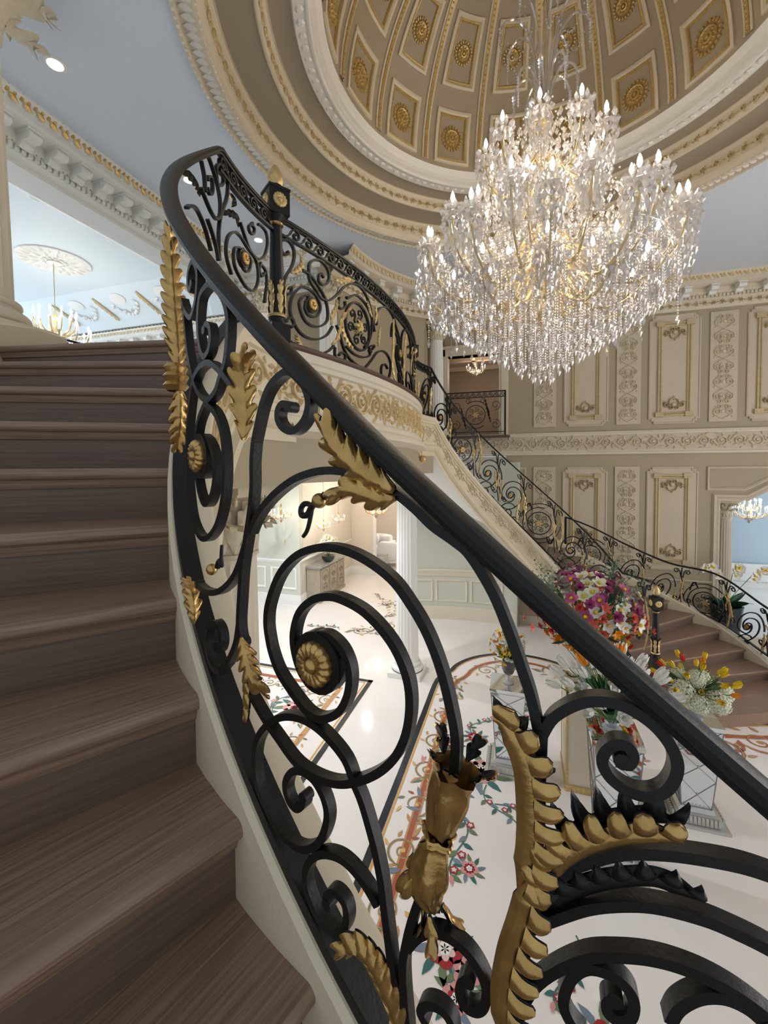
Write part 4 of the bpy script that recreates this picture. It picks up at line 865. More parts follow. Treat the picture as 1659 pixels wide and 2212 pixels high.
# ------------------------------------------------ door room, corridor, living room, blue room
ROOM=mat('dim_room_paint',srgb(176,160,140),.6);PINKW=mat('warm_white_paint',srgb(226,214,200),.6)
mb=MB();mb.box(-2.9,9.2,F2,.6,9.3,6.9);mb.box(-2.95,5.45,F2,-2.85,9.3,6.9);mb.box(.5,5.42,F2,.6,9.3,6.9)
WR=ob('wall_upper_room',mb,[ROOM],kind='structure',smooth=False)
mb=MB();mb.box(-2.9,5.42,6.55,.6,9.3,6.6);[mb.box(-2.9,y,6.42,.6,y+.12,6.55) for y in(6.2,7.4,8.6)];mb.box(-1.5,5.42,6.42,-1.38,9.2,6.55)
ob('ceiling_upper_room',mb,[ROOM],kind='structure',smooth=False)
mb=MB();mb.box(-2.9,5.43,F2-.3,.49,9.19,F2-.002);ob('floor_upper_room',mb,[TRIMW],kind='structure',smooth=False)
mb=MB();mb.box(-.35,9.17,F2,.45,9.21,F2+1.5);ob('window_1',mb,[mat('pale_blue_door_glass',srgb(190,208,235),.3,emit=(.6,.75,1),es=.6)],kind='structure',smooth=False)
mb=MB()
for x0,x1,z0,z1 in((-.66,-.46,F2,6.2),(-2.0,-1.8,F2,6.2)):
    mb.box(x0,5.16,z0,x1,5.44,z1);mb.box(x0+.05,5.14,z0,x1-.05,5.16,z1)
mb.box(-2.0,5.14,6.02,-.46,5.44,6.2);mb.box(-2.05,5.11,6.17,-.42,5.44,6.24)
ob('door_1',mb,[CREAM],kind='structure',smooth=False)
mb=MB();mb.box(-1.9,4.94,F2-.045,-.42,5.2,F2);ob('trim_6',mb,[TRIMW],kind='structure',smooth=False)
# corridor
mb=MB();mb.box(-5.65,5.06,0,-5.5,8.34,3.9);ob('wall_corridor_left',mb,[PINKW],kind='structure',smooth=False)
mb=MB();mb.box(-9,4.9,0,-5.5,5.05,3.9)
WC=ob('wall_corridor',mb,[GREEN],kind='structure',smooth=False)
mb=MB();mb.box(-5.65,8.35,0,-4.72,8.5,3.9);mb.box(-3.35,8.35,0,-2.6,8.5,3.9);mb.box(-4.72,8.35,3.1,-3.35,8.5,3.9)
WE=ob('wall_corridor_end',mb,[PINKW],kind='structure',smooth=False)
mb=MB();mb.box(-2.75,5.1,0,-2.6,8.5,3.9);ob('wall_corridor_side',mb,[GREEN],kind='structure',smooth=False)
mb=MB();mb.box(-9,5.2,3.86,-2.6,14.4,3.95);ob('ceiling_corridor',mb,[WHITE],kind='structure',smooth=False)
mb=MB()
mb.sweep([(-9,4.9),(-5.5,4.9),(-5.5,8.35)],[(0,-1),(.7,-.7),(1,0)],[(0,1.16),(.04,1.16),(.05,1.13),(.02,1.08),(0,1.06)])
mb.sweep([(-9,4.9),(-5.5,4.9),(-5.5,8.35)],[(0,-1),(.7,-.7),(1,0)],[(0,.26),(.02,.26),(.03,.22),(.03,0)])
mb.sweep([(-9,4.9),(-5.5,4.9),(-5.5,8.35)],[(0,-1),(.7,-.7),(1,0)],[(0,3.86),(.16,3.86),(.14,3.8),(.05,3.7),(0,3.68)])
part('wall_rail',mb,[WHITE],WC)
for x0,x1 in((-6.35,-5.6),(-7.3,-6.5)):
    mb=MB();frame_sweep(mb,[(x0,.4),(x1,.4),(x1,.95),(x0,.95)],[(0,0),(0,.02),(.03,.025),(.05,0)],4.9);part('wainscot_panel',mb,[WHITE],WC)
mb=MB();mb.box(-6.0,4.88,1.55,-5.93,4.9,1.67);part('switch_plate',mb,[CREAM],WC,smooth=False)
mb=MB()
for x in(-4.72,-3.45): mb.box(x,8.3,0,x+.1,8.36,3.2)
mb.box(-4.72,8.3,3.1,-3.35,8.36,3.2);mb.box(-5.5,8.3,0,-4.72,8.35,.26);part('door_casing',mb,[WHITE],WE,smooth=False)
mb=MB();mb.box(-8,13.6,0,1,13.75,3.9);WL=ob('wall_living_room',mb,[PINKW],kind='structure',smooth=False)
mb=MB();mb.box(-2.62,8.5,0,-2.5,13.6,3.9);mb.box(-7.2,8.5,0,-7.1,13.6,3.9);ob('wall_living_side',mb,[PINKW],kind='structure',smooth=False)
lamp('corridor_lamp',(-4.2,6.2,3.5),60,(1,.94,.88),.08);lamp('living_lamp',(-4.2,11,3.0),150,(1,.94,.86),.3);lamp('upper_room_lamp',(-1.2,7.4,6.0),20,(1,.82,.66),.2)

for x_,y_,lb_ in((-3.6,.4,'unseen fill downlight added in the ceiling under the gallery, above the left inlay'),(-4.6,2.9,'unseen fill downlight added in the ceiling under the gallery, near the corridor')):  # spots and glowing discs added to brighten the space under the gallery
    mb=MB();mb.lathe([(.085,0),(.085,-.008),(.062,-.012),(.055,0)],20);mb.lathe([(.056,-.002),(0,-.002)],20,mi=1);o=ob('downlight',mb,[WHITE,DOWN],None,lb_,'light');o.location=(x_,y_,3.88)
    l_=lamp('downlight_lamp',(x_,y_,3.85),230,(.93,.96,1),.05,'SPOT');l_.data.spot_size=rad(150);l_.data.spot_blend=.5
# blue room behind the arch
BLUE=mat('blue_grey_paint',srgb(186,200,210),.55)
mb=MB();mb.box(2.2,10.4,0,10,10.5,4.2);mb.box(2.2,5.45,0,2.3,10.5,4.2);ob('wall_blue_room',mb,[BLUE],kind='structure',smooth=False)
mb=MB();mb.box(2.2,10.34,0,10,10.4,.5);mb.box(5.2,10.3,.12,8.6,10.35,.62);ob('baseboard_blue_room',mb,[WHITE],kind='structure',smooth=False)
mb=MB();mb.box(2.2,5.42,4.0,10,10.5,4.1);ob('ceiling_blue_room',mb,[WHITE],kind='structure',smooth=False)
lamp('blue_room_fill_light',(9.6,8,2.2),130,(.72,.86,1),3,'AREA',(0,PI/2,0),3)  # area light added to give the room its bluish brightness
DKM=mat('dark_frame',srgb(80,74,72),.4)
mb=MB();mb.box(4.02,6.9,0,4.12,7.02,2.9);ob('trim_7',mb,[DKM],kind='structure',smooth=False)
# ------------------------------------------------ columns
def flute(r0,r1,z0,z1,nf=20,M=4):
    mb=MB();rows=[];n=nf*M
    zs=[z0,z0+.04,z0+.08]+[z0+.08+(z1-z0-.16)*k/6 for k in range(1,6)]+[z1-.08,z1-.04,z1]
    for k in range(n):
        a=2*PI*k/n;d=[0,1,1.25,1][k%M] if M==4 else 0;row=[]
        for z in zs:
            q=(z-z0)/(z1-z0);r=r0+(r1-r0)*q**1.3;f=0 if (z<z0+.06 or z>z1-.06) else .055*r*d
            row.append(((r-f)*cos(a),(r-f)*sin(a),z))
        rows.append(row)
    mb.grid(rows,0,cu=True);return mb
def column(x,y,z0,z1,r,label,body=CREAM,cap=ORN,kind=None,nf=20,sp_=1.0):
    e=empty('column',(x,y,z0),label,'column')
    H=z1-z0;hb=r*1.25;hc=r*2.4
    mb=MB();mb.box(-r*1.45,-r*1.45,0,r*1.45,r*1.45,hb*.35);mb.lathe([(r*1.4,hb*.35)]+[(r*(1.28+.14*sin(a)),hb*(.5-.15*cos(a))) for a in [PI*k/6 for k in range(7)]]+[(r*1.22,hb*.66),(r*1.15,hb*.72),(r*1.13,hb*.78)]+[(r*(1.13+.07*sin(a)),hb*(.86-.08*cos(a))) for a in [PI*k/5 for k in range(6)]]+[(r*1.05,hb*.96),(r,hb)],36)
    ob('column_base',mb,[body],e)
    ob('column_shaft',flute(r,r*.86,hb,H-hc,nf),[body],e)
    mb=MB();zc=H-hc;rr=r*.86
    mb.lathe([(rr*1.0,zc-.02),(rr*1.1,zc-.005),(rr*1.1,zc+.015),(rr,zc+.02),(rr*1.0,zc+hc*.5),(rr*1.12,zc+hc*.75),(rr*1.35,zc+hc*.86)],24)
    for row,(n,zz,hh,w) in enumerate(((8,zc+.02,hc*.42,.8),(8,zc+.02,hc*.7,.75))):
        for k in range(n):
            a=2*PI*(k+.5*row)/n;pts=[]
            for q,o in((0,1.03),(.35,1.07),(.7,1.15),(.92,1.34),(1.0,1.5),(.94,1.6)):
                o=1.03+(o-1.03)*sp_;pts.append((rr*o*cos(a),rr*o*sin(a),zz+hh*q))
            acanthus(mb,pts,lambda p,a=a:Vector((cos(a),sin(a),.25)).normalized(),rr*w*(1+.35*(sp_-1)),4,.25,0,0,(0,0),3,2,.003)
    for k in range(4):
        a=PI/4+PI/2*k;c_=Vector((cos(a),sin(a),0))
        sp=spiral(0,0,.3*rr,.06*rr,PI*.6,1.4,10)
        mb.tube([c_*(rr*(1.1+.4*sp_)+x)+Vector((0,0,zc+hc*.8+y)) for x,y in sp],.07*rr,5)
    s_=rr*(1.2+.35*sp_);mb.box(-s_,-s_,zc+hc*.88,s_,s_,zc+hc);mb.box(-s_*.9,-s_*.9,zc+hc*.84,s_*.9,s_*.9,zc+hc*.88)
    ob('column_capital',mb,[cap],e)
    return e
column(-2.03,-2.3,0,3.41,.19,'fluted cream column with carved capital seen through the near railing',CREAM)
column(-2.03,2.3,0,3.41,.19,'white fluted column standing on the marble floor under the gallery corner',WHITE)
column(-3.72,-2.74,F2+.2,7.0,.23,'large fluted column at the left edge of the picture, by the top step',sp_=2.3)
mb=MB();mb.box(-4.15,-3.17,F2,-3.29,-2.31,F2+.2);ob('trim_8',mb,[CURB],kind='structure',smooth=False)
mb=MB();mb.box(-4.15,-3.17,6.99,-3.29,-2.31,CE);ob('trim_9',mb,[CREAM],kind='structure',smooth=False)
column(-1.88,4.25,F2,6.5,.15,'slim white upper-floor column left of the doorway with the small chandelier',WHITE)
column(-3.2,1.78,F2,6.52,.16,'upper-floor column behind the gallery railing, beside the curved wall',WHITE)
column(-4.35,1.78,F2,6.52,.16,'upper-floor column behind the gallery railing, next to the great room',WHITE)
column(3.78,5.75,0,2.8,.15,'cream column with carved capital inside the right-hand archway',PANEL)
# ------------------------------------------------ near stair railing (shapes measured on the rail cylinder: angle, height)
SEC=[(-.027,-.010),(-.0285,.003),(-.023,.015),(-.01,.0205),(.01,.0205),(.023,.015),(.0285,.003),(.027,-.010),(.018,-.014),(.016,-.024),(-.016,-.024),(-.018,-.014)]
def handrail(mb,pts,nr,sc=1):
    sc*=.86
    rows=[[Vector(p)+n*(a*sc)+Vector((0,0,b*sc)) for a,b in SEC] for p,n in zip(pts,nr)]
    mb.grid(rows,0,cv=True)
    for r in(rows[0],rows[-1]): mb.poly(r)
M1=lambda t,z:Vector((C1.x+RR*cos(rad(t)),C1.y+RR*sin(rad(t)),z))
n1=lambda p:Vector((p[0]-C1.x,p[1]-C1.y,0)).normalized()
def curlend(mb,p,n,r=.013,w=.03): mb.tube([p-n*w/2,p+n*w/2],r,10)
ros_big=rosette_mesh('rosette',.036,.02,[GOLD],16,4)
def rosette_at(par,p,n,r=1.0,me=None,disc=True,rd=.05):
    if disc:
        mb=MB();mb.tube([p-n*.012,p+n*.012],rd,20);ob('rosette_disc',mb,[IRON],par)
    for sg in(1,-1):
        o=ob('rosette',me or ros_big,None,par);o.location=p+n*.012*sg;o.rotation_euler=(n*sg).to_track_quat('Z','Y').to_euler();o.scale=(r,r,r)
RA=empty('stair_railing',(0,0,0),'black and gold scrolled iron railing of the near staircase, closest to the viewer','railing')
TN=-186.0   # angle of the landing newel
ts=[-187+1.2*k for k in range(150)]
mb=MB();handrail(mb,[M1(t,zh1(t)) for t in ts],[n1(M1(t,0)) for t in ts]);ob('handrail',mb,[IRON],RA)
mb=MB();mb.bar([M1(t,zc1(t)+.012)-n1(M1(t,0))*.014 for t in ts],[n1(M1(t,0)) for t in ts],.024,.046);ob('bottom_rail',mb,[IRON],RA)
tm_=[-187+1.5*k for k in range(15)]
mb=MB();mb.bar([M1(t,min(5.0,zh1(t)-.1)) for t in tm_],[n1(M1(t,0)) for t in tm_],.014,.026);ob('middle_rail',mb,[IRON],RA)
GW=dict(G1=(.052,6,.25,.5),G2=(.062,6,.5,.3),G2b=(.04,5,.4,.2),G3=(.04,6,.6,.3),G3b=(.025,4,.4,.2),G4=(.062,3,-.5,.1),G4b=(.062,4,-.45,.2),G4c=(.035,3,.4,.4),G5=(.062,8,.3,.2),G5b=(.06,7,.3,.1),G6=(.06,7,.25,.1),K6=(.05,8,.3,.1),G7=(.05,9,.4,.3),G8=(.06,12,.5,.3),G8b=(.05,6,.5,.2),G9=(.04,5,.4,.3))
hand_=lambda t:3.516+.025*(-102.82-t)
SPU=[]   # spiral unit relative to its rosette, reused on the far stair
for nm,pts in TRACE:
    if nm in('s','u'):
        q=cr(pts,5);P3=[M1(t,z) for t,z in q]
        mb=MB();tk=.0125 if nm=='s' else .0105
        mb.bar(P3,[n1(p) for p in P3],tk,.018)
        curlend(mb,P3[-1],n1(P3[-1]),tk*.75,.0195)
        ob('scroll',mb,[IRON],RA)
    elif nm.startswith('leaf_'):
        k=nm[5:];w,lb,cu,tp=GW[k];mb=MB();P3=[M1(t,z) for t,z in pts]
        if k in('G4','G4b'):
            q=cr([tuple(p) for p in P3],8);n=len(q);rows=[]
            rp=[.031,.026,.027,.024,.021,.0175] if k=='G4' else [.0215,.0175,.0225,.0265,.0265,.023,.016,.008]
            for i,p in enumerate(q):
                p=Vector(p);T=(Vector(q[min(i+1,n-1)])-Vector(q[max(i-1,0)])).normalized();u=n1(p);u=(u-T*u.dot(T)).normalized();v=T.cross(u)
                f=i/(n-1)*(len(rp)-1);j=min(int(f),len(rp)-2);r=rp[j]+(rp[j+1]-rp[j])*(f-j)
                if k=='G4b' and i<n*.16: r*=1+.18*sin(i*2.4)
                rows.append([p+(u*cos(2*PI*g/24)+v*sin(2*PI*g/24))*r*(1+.14*sin(5*2*PI*g/24+i*.16)+.05*sin(9*2*PI*g/24)) for g in range(24)])
            mb.grid(rows,0,cv=True)
            for g in range(5 if k=='G4' else 4):
                p0=Vector(q[1 if k=='G4' else -3]);T=(Vector(q[0])-Vector(q[4])).normalized() if k=='G4' else (Vector(q[-1])-Vector(q[-5])).normalized()
                u=n1(p0);v=T.cross(u);d=u*cos(g*1.4)+v*sin(g*1.4);L_=.035 if k=='G4' else .04
                acanthus(mb,[p0+d*rp[0 if k=='G4' else -2]*.9,p0+T*L_*.5+d*(rp[0 if k=='G4' else -2]+.006),p0+T*L_*.8+d*(rp[0 if k=='G4' else -2]+.016)],lambda x,d=d:d,.022,2,.3,0,0,(0,1),5,2,.001)
        elif k in('G8','G8b','G9'):
            tg=lambda p:Vector((-(p[1]-C1.y),p[0]-C1.x,0)).normalized()
            P3=[p+n1(p)*.014 for p in P3]
            acanthus(mb,P3,tg,w*1.0,lb,cu,tp,0,(0,1),8,4,.004)
        elif k in('G5','G5b','G6','K6'):
            sg=1 if k[:2]=='G5' else -1;nn={'G5':9,'G5b':8,'G6':8,'K6':9}[k]
            if k=='G6':
                lobed(mb,P3,n1,sg,.03,nn,0,.022,.012,0,0,.15);lobed(mb,[p+Vector((0,0,.006)) for p in P3],n1,sg,.042,nn,1,.02,-.006,1,.45,.2)
            elif k=='K6': lobed(mb,P3,n1,sg,.022,nn,1,.022,.0,1,0,.15)
            else: lobed(mb,P3,n1,sg,.033,nn,0,.032,.014,0,0,.12);lobed(mb,P3,n1,sg,.03,nn,1,.02,-.004,1,.45,.1)
        elif k in('G1','G3'):
            tg=lambda p:(Vector((-(p[1]-C1.y),p[0]-C1.x,0)).normalized()*.8+n1(p)*.6).normalized()
            acanthus(mb,[p+n1(p)*.008 for p in P3],tg,w,lb,cu,tp,0,(0,1),9,4,.004)
        else:
            acanthus(mb,P3,lambda p:n1(p),w,lb,cu,tp,(1 if k in('G5','G5b','G6','K6') else 0),(0,1) if k!='K6' else (1,1),9,4,.014)
        ob('acanthus_leaf',mb,[GOLD,IRON],RA,ang=75)
    elif nm=='uleaf':
        mb=MB();acanthus(mb,[M1(t,z) for t,z in pts],lambda p:n1(p),.045,5,.5,.3,0,(0,1),5,3,.01);ob('acanthus_leaf',mb,[GOLD,IRON],RA)
    elif nm=='ball':
        p=M1(*pts[0]);mb=MB();mb.ball(p,.0125,16,10);ob('gilt_ball',mb,[GOLD],RA)
    elif nm in('curl','stemG2'):
        mb=MB();q=[M1(t,z) for t,z in cr(pts,5)];mb.tube(q,[.0065*(1-.5*i/len(q)) for i in range(len(q))],8);ob('tendril',mb,[IRON],RA)
    elif nm=='rosette': p=M1(*pts[0]);rosette_at(RA,p,n1(p))
    elif nm=='uros': p=M1(*pts[0]);rosette_at(RA,p,n1(p),1.0)
# collar on the tall leaf
p=M1(*[x for n,x in TRACE if n=='leaf_G8'][0][0]);mb=MB();mb.lathe([(.02,-.03),(.03,-.018),(.022,-.008),(.03,.004),(.022,.014),(.028,.026),(.018,.036)],14,tuple(p+n1(p)*.02));ob('leaf_collar',mb,[GOLD],RA)
SPU=[]
for i in(0,1,2,4,8):
    SPU.append([(rad(-107.93-t)*RR,z-hand_(t)) for t,z in TRACE[i][1]])
# wave scrolls between middle rail and handrail on level runs
def wave(par,mp,nrf,s0,s1,z0,z1,W=.125,tk=.009):
    n=max(1,round(abs(s1-s0)/W));w=(s1-s0)/n;h=z1-z0
    for k in range(n):
        a=s0+k*w
        q=[(a+w*(-.05),z0+h*.02),(a+w*.2,z0+h*.3),(a+w*.38,z0+h*.75),(a+w*.6,z0+h*.97),(a+w*.85,z0+h*.75),(a+w*.88,z0+h*.35),(a+w*.68,z0+h*.15),(a+w*.5,z0+h*.35),(a+w*.55,z0+h*.6),(a+w*.7,z0+h*.55)]
        q=[mp(*x) for x in cr(q,3)];mb=MB();mb.bar(q,[nrf(p) for p in q],tk,.022);ob('wave_scroll',mb,[IRON],par)
wave(RA,lambda s,z:M1(s,z),n1,-184,-166,5.01,5.075,3.6,.008)
# ------------------------------------------------ newels
def newel(loc,h,label,rz=0):
    e=empty('newel_post',loc,label,'post',rz=rz)
    mb=MB();mb.box(-.062,-.062,0,.062,.062,h-.97 if h>1.25 else .14);b=h-.97 if h>1.25 else .14
    mb.box(-.07,-.07,0,.07,.07,.04);mb.lathe([(.06,b),(.052,b+.02),(.058,b+.035),(.05,b+.05)],20);ob('post_base',mb,[IRON],e)
    mb=MB();mb.lathe([(.05,b+.05),(.046,b+.25),(.037,h-.36),(.034,h-.34),(.042,h-.325)],20);ob('post_shaft',mb,[IRON],e)
    mb=MB()
    for k in range(6):
        a=2*PI*k/6;acanthus(mb,[(.05*cos(a)*q,.05*sin(a)*q,b+.05+z) for z,q in((0,1),(.06,1.06),(.13,1.03),(.18,1.15),(.2,1.4))],lambda p,a=a:Vector((cos(a),sin(a),0)),.044,4,.3,0,0,(0,1),4,2,.004)
    mb.lathe([(.056,b+.045),(.062,b+.055),(.056,b+.065)],20);ob('gilt_leaf_collar',mb,[GOLDB,IRON],e)
    mb=MB();mb.lathe([(.038,h-.345),(.046,h-.34),(.046,h-.33),(.038,h-.325)],20);ob('gilt_band',mb,[GOLD],e)
    mb=MB();mb.box(-.066,-.066,h-.29,.066,.066,h-.13);mb.lathe([(.042,h-.325),(.066,h-.29)],20);mb.lathe([(.07,h-.13),(.05,h-.115),(.045,h-.1)],20);mb.box(-.07,-.07,h-.14,.07,.07,h-.125);ob('post_block',mb,[IRON],e)
    mb=MB();mb.lathe([(.03,h-.11),(.046,h-.085),(.05,h-.06),(.044,h-.025),(.026,h+.01),(.012,h+.03),(0,h+.036)],20);ob('gilt_finial',mb,[GOLDB],e)
    rm_=rosette_mesh('rosette',.046,.016,[GOLDB],14,3)
    for a in range(4):
        o=ob('rosette',rm_,None,e);d=Vector((cos(a*PI/2),sin(a*PI/2),0));o.location=d*.066+Vector((0,0,h-.21));o.rotation_euler=d.to_track_quat('Z','Y').to_euler()
    return e
pN=M1(TN,0);newel((pN.x,pN.y,F2+.09),1.1,'black newel post with gold finial at the top of the near stair',rad(-35))
pM=cylp(C2,RR,186);newel((pM.x,pM.y,F2+.09),1.1,'black newel post at the far end of the gallery railing',rad(35))
pF=cylp(C2,RR,19);newel((pF.x,pF.y,.165),1.64,'black newel post with gold finial at the foot of the far stair',.2)
# ------------------------------------------------ gallery railing
RBAL=empty('gallery_railing',(0,0,0),'black iron gallery railing with gold leaves on the bowed upper balcony','railing')
MBL=lambda v,z:Vector((*bal(v),z));nbl=lambda p:baln(p[1])
vv=[VM-BV+2*BV*k/60 for k in range(61)]
mv=lambda sg,v:v if sg>0 else 2*VM-v
mb=MB();handrail(mb,[MBL(v,5.10) for v in vv],[baln(v) for v in vv],.85);ob('handrail',mb,[IRON],RBAL)
for nm,z,a,b in(('middle_rail',5.0,.014,.026),('bottom_rail',4.318,.02,.045)):
    mb=MB();mb.bar([MBL(v,z) for v in vv],[baln(v) for v in vv],a,b);ob(nm,mb,[IRON],RBAL)
wave(RBAL,MBL,nbl,VM-BV+.08,VM+BV-.08,5.008,5.085,.115)
def flower6(par,p,n,r,up=Vector((0,0,1)),mats=None):
    mb=MB();b=up.cross(n).normalized();u=n.cross(b)
    for k in range(6):
        a=2*PI*k/6;d=b*cos(a)+u*sin(a)
        acanthus(mb,[p+n*.01,p+d*r*.4+n*.025,p+d*r*.8+n*.02,p+d*r],lambda q:n,r*.5,2,.2,0,0,(0,0),3,2,.004)
    mb.ball(p+n*.02,r*.2,8,5);ob('gilt_flower',mb,[GOLDB],par)
def medallion(par,mp,nrf,s,z,r,tk=.016,upscale=1):
    m2=lambda q:[mp(s+x,z+y) for x,y in q]
    P3=m2([(r*cos(2*PI*k/28),r*sin(2*PI*k/28)) for k in range(29)]);mb=MB();mb.bar(P3,[nrf(p) for p in P3],tk,.024);ob('medallion_ring',mb,[IRON],par)
    for k in range(6):
        a=2*PI*k/6+.3;sp=spiral(.62*r*cos(a),.62*r*sin(a),.25*r,.06*r,a+PI*.9,1.3,9)
        P3=m2([(r*.2*cos(a+.5),r*.2*sin(a+.5))]+sp);mb=MB();mb.bar(P3,[nrf(p) for p in P3],tk*.6,.014);ob('medallion_curl',mb,[IRON],par)
    p=mp(s,z);n=nrf(p);flower6(par,p,n,r*.34);flower6(par,p,-n,r*.34)
for sg in(1,-1):
    for nm,pts in TRACE:
        if nm=='b':
            q=[MBL(mv(sg,v),z) for v,z in cr(pts,4)];mb=MB();mb.bar(q,[nbl(p) for p in q],.0135,.022);curlend(mb,q[-1],nbl(q[-1]),.0095,.024);ob('scroll',mb,[IRON],RBAL)
        elif nm=='bleaf':
            mb=MB();acanthus(mb,[MBL(mv(sg,v),z) for v,z in pts],nbl,.048,6,.4,.3,0,(0,1),4,2,.012);ob('acanthus_leaf',mb,[GOLDB,IRON],RBAL)
        elif nm=='bros': p=MBL(mv(sg,pts[0][0]),pts[0][1]);rosette_at(RBAL,p,nbl(p),1.15,None,True,.055)
        elif nm=='bmed': medallion(RBAL,MBL,nbl,mv(sg,pts[0][0]),pts[0][1],.185)
# middle of the balcony
for s,k in((VM-.02,1),):
    for un in SPU[:3]:
        q=[MBL(s+k*x*1.05,4.66+(y+.438)*.95) for x,y in cr(un,4)];mb=MB();mb.bar(q,[nbl(p) for p in q],.0135,.022);ob('scroll',mb,[IRON],RBAL)
    p=MBL(s,4.66);rosette_at(RBAL,p,nbl(p),1.1,None,True,.05)
    for j in(-1,1):
        mb=MB();acanthus(mb,[MBL(s+j*.16,4.36),MBL(s+j*.21,4.5),MBL(s+j*.2,4.7),MBL(s+j*.24,4.92)],nbl,.06,7,.4,.3,0,(0,1),4,2,.012);ob('acanthus_leaf',mb,[GOLDB,IRON],RBAL)
# ------------------------------------------------ rails of the far stair
def stair_units(par,mp,nrf,hand,seq,kd,leafmat=GOLDB):
    # mp(s,z); s in metres up the slope
    for typ,s,sc in seq:
        if typ=='sp':
            for un in SPU[:4]:
                q=[mp(s+x*sc,hand(s+x*sc)+y*sc*1.12) for x,y in cr(un,3)];mb=MB();mb.bar(q,[nrf(p) for p in q],.016,.024);ob('scroll',mb,[IRON],par)
            p=mp(s,hand(s)-.438*sc*1.12);rosette_at(par,p,nrf(p),1.0,None,True,.042)
            for x0,x1,y0,y1 in((-.2,-.24,-.75,-.42),(.2,.24,-.62,-.3)):
                mb=MB();acanthus(mb,[mp(s+(x0+(x1-x0)*q)*sc,hand(s+x0*sc)+(y0+(y1-y0)*q)*sc) for q in(0,.35,.7,1)],lambda p:-nrf(p),.05,5,.4,.3,0,(0,1),3,2,.01);ob('acanthus_leaf',mb,[leafmat,IRON],par)
        else:
            z=hand(s)-.52*sc;medallion(par,mp,nrf,s,z,.17*sc,.015)
            for sg in(-1,1):
                for r,a0,a1 in((.24,1.9,-.6),(.3,2.4,.1)):
                    ps=[(s+sg*r*sc*cos(a0+(a1-a0)*k/14),z+sg*r*sc*sin(a0+(a1-a0)*k/14)) for k in range(15)]
                    q=[mp(*x) for x in ps];mb=MB();mb.bar(q,[nrf(p) for p in q],.015,.022,taper=.4);ob('crescent_bar',mb,[IRON],par)
                c0=[(s+sg*(.27+.06*sin(q*3))*sc,z+sg*(-.28+.55*q)*sc+.15*sg*q) for q in(0,.3,.6,1)]
                mb=MB();acanthus(mb,[mp(*x) for x in c0],lambda p:-nrf(p),.055,7,.4,.3,0,(0,1),3,2,.01);ob('acanthus_leaf',mb,[leafmat,IRON],par)
                c1=[(s+sg*(.1+.1*q)*sc,z+sg*(.2+.1*sin(3*q))*sc) for q in(0,.4,.8,1.2)]
                mb=MB();acanthus(mb,[mp(*x) for x in c1],nrf,.04,5,.4,.2,0,(1,1),3,2,.008);ob('acanthus_leaf',mb,[leafmat,IRON],par)
def fillers(par,mp,nrf,hand,ss,H):
    for s in ss:
        L=[[(0,-H),(.015,-H*.75),(-.02,-H*.5),(.01,-H*.25),(0,-.03)]]
        for k in(-1,1):
            L.append([(k*.012,-H*.28),(k*.035,-.1)]+[(k*x,y) for x,y in spiral(.085,-.1,.05,.015,PI,-1.3,9)])
            L.append([(k*.012,-H*.68),(k*.04,-H+.13)]+[(k*x,y) for x,y in spiral(.095,-H+.13,.055,.015,PI,1.3,9)])
        for l in L:
            q=[mp(s+x,hand(s+x)+y) for x,y in (cr(l,3) if len(l)<6 else l)];mb=MB();mb.bar(q,[nrf(p) for p in q],.014,.022);ob('scroll',mb,[IRON],par)
        mb=MB();acanthus(mb,[mp(s+x,hand(s)+y) for x,y in((0,-H*.72),(.01,-H*.6),(-.01,-H*.48),(.03,-H*.36))],lambda p:-nrf(p),.045,5,.4,.3,0,(0,1),3,2,.012);ob('acanthus_leaf',mb,[GOLDB,IRON],par)
RF=empty('stair_railing',(0,0,0),'scrolled iron railing along the hall side of the far staircase','railing')
M2=lambda s,z:Vector((C2.x+RR*cos(s/RR),C2.y+RR*sin(s/RR),z));n2=lambda p:Vector((p[0]-C2.x,p[1]-C2.y,0)).normalized()
ts=[19+1.5*k for k in range(112)]
sa=[rad(t)*RR for t in ts]
mb=MB();handrail(mb,[M2(s,zh2(math.degrees(s/RR))) for s in sa],[n2(M2(s,0)) for s in sa],.8);ob('handrail',mb,[IRON],RF)
mb=MB();mb.bar([M2(s,zc2(math.degrees(s/RR))+.016) for s in sa],[n2(M2(s,0)) for s in sa],.024,.05);ob('bottom_rail',mb,[IRON],RF)
tl=[rad(159+1.5*k)*RR for k in range(19)]
mb=MB();mb.bar([M2(s,5.0) for s in tl],[n2(M2(s,0)) for s in tl],.018,.03);ob('middle_rail',mb,[IRON],RF)
wave(RF,M2,n2,rad(160)*RR,rad(186)*RR,5.008,5.08,.115)
stair_units(RF,M2,n2,lambda s:zh2(math.degrees(s/RR)),[(a,rad(t)*RR,sc) for a,t,sc in(('sp',167,1.0),('sp',150.6,1.12),('md',133.3,1.15),('sp',116.7,1.15),('sp',102.7,1.15),('md',86.1,1.15),('sp',69,1.15),('sp',54,1.15),('md',36,1.1))],1)
fillers(RF,M2,n2,lambda s:zh2(math.degrees(s/RR)),[rad(t)*RR for t in(158.5,141.8,125,109.7,94.4,77.5,61.5,45,27)],.86)
# lower part of the near railing, continuing the same pattern
Mlow=lambda s,z:Vector((C1.x+RR*cos(-s/RR),C1.y+RR*sin(-s/RR),z))
stair_units(RA,Mlow,n1,lambda s:zh1(-math.degrees(s/RR)),[(a,rad(t)*RR,sc) for a,t,sc in(('sp',62,1.0),('sp',49,1.0),('md',33,1.0),('sp',17,1.0))],1)
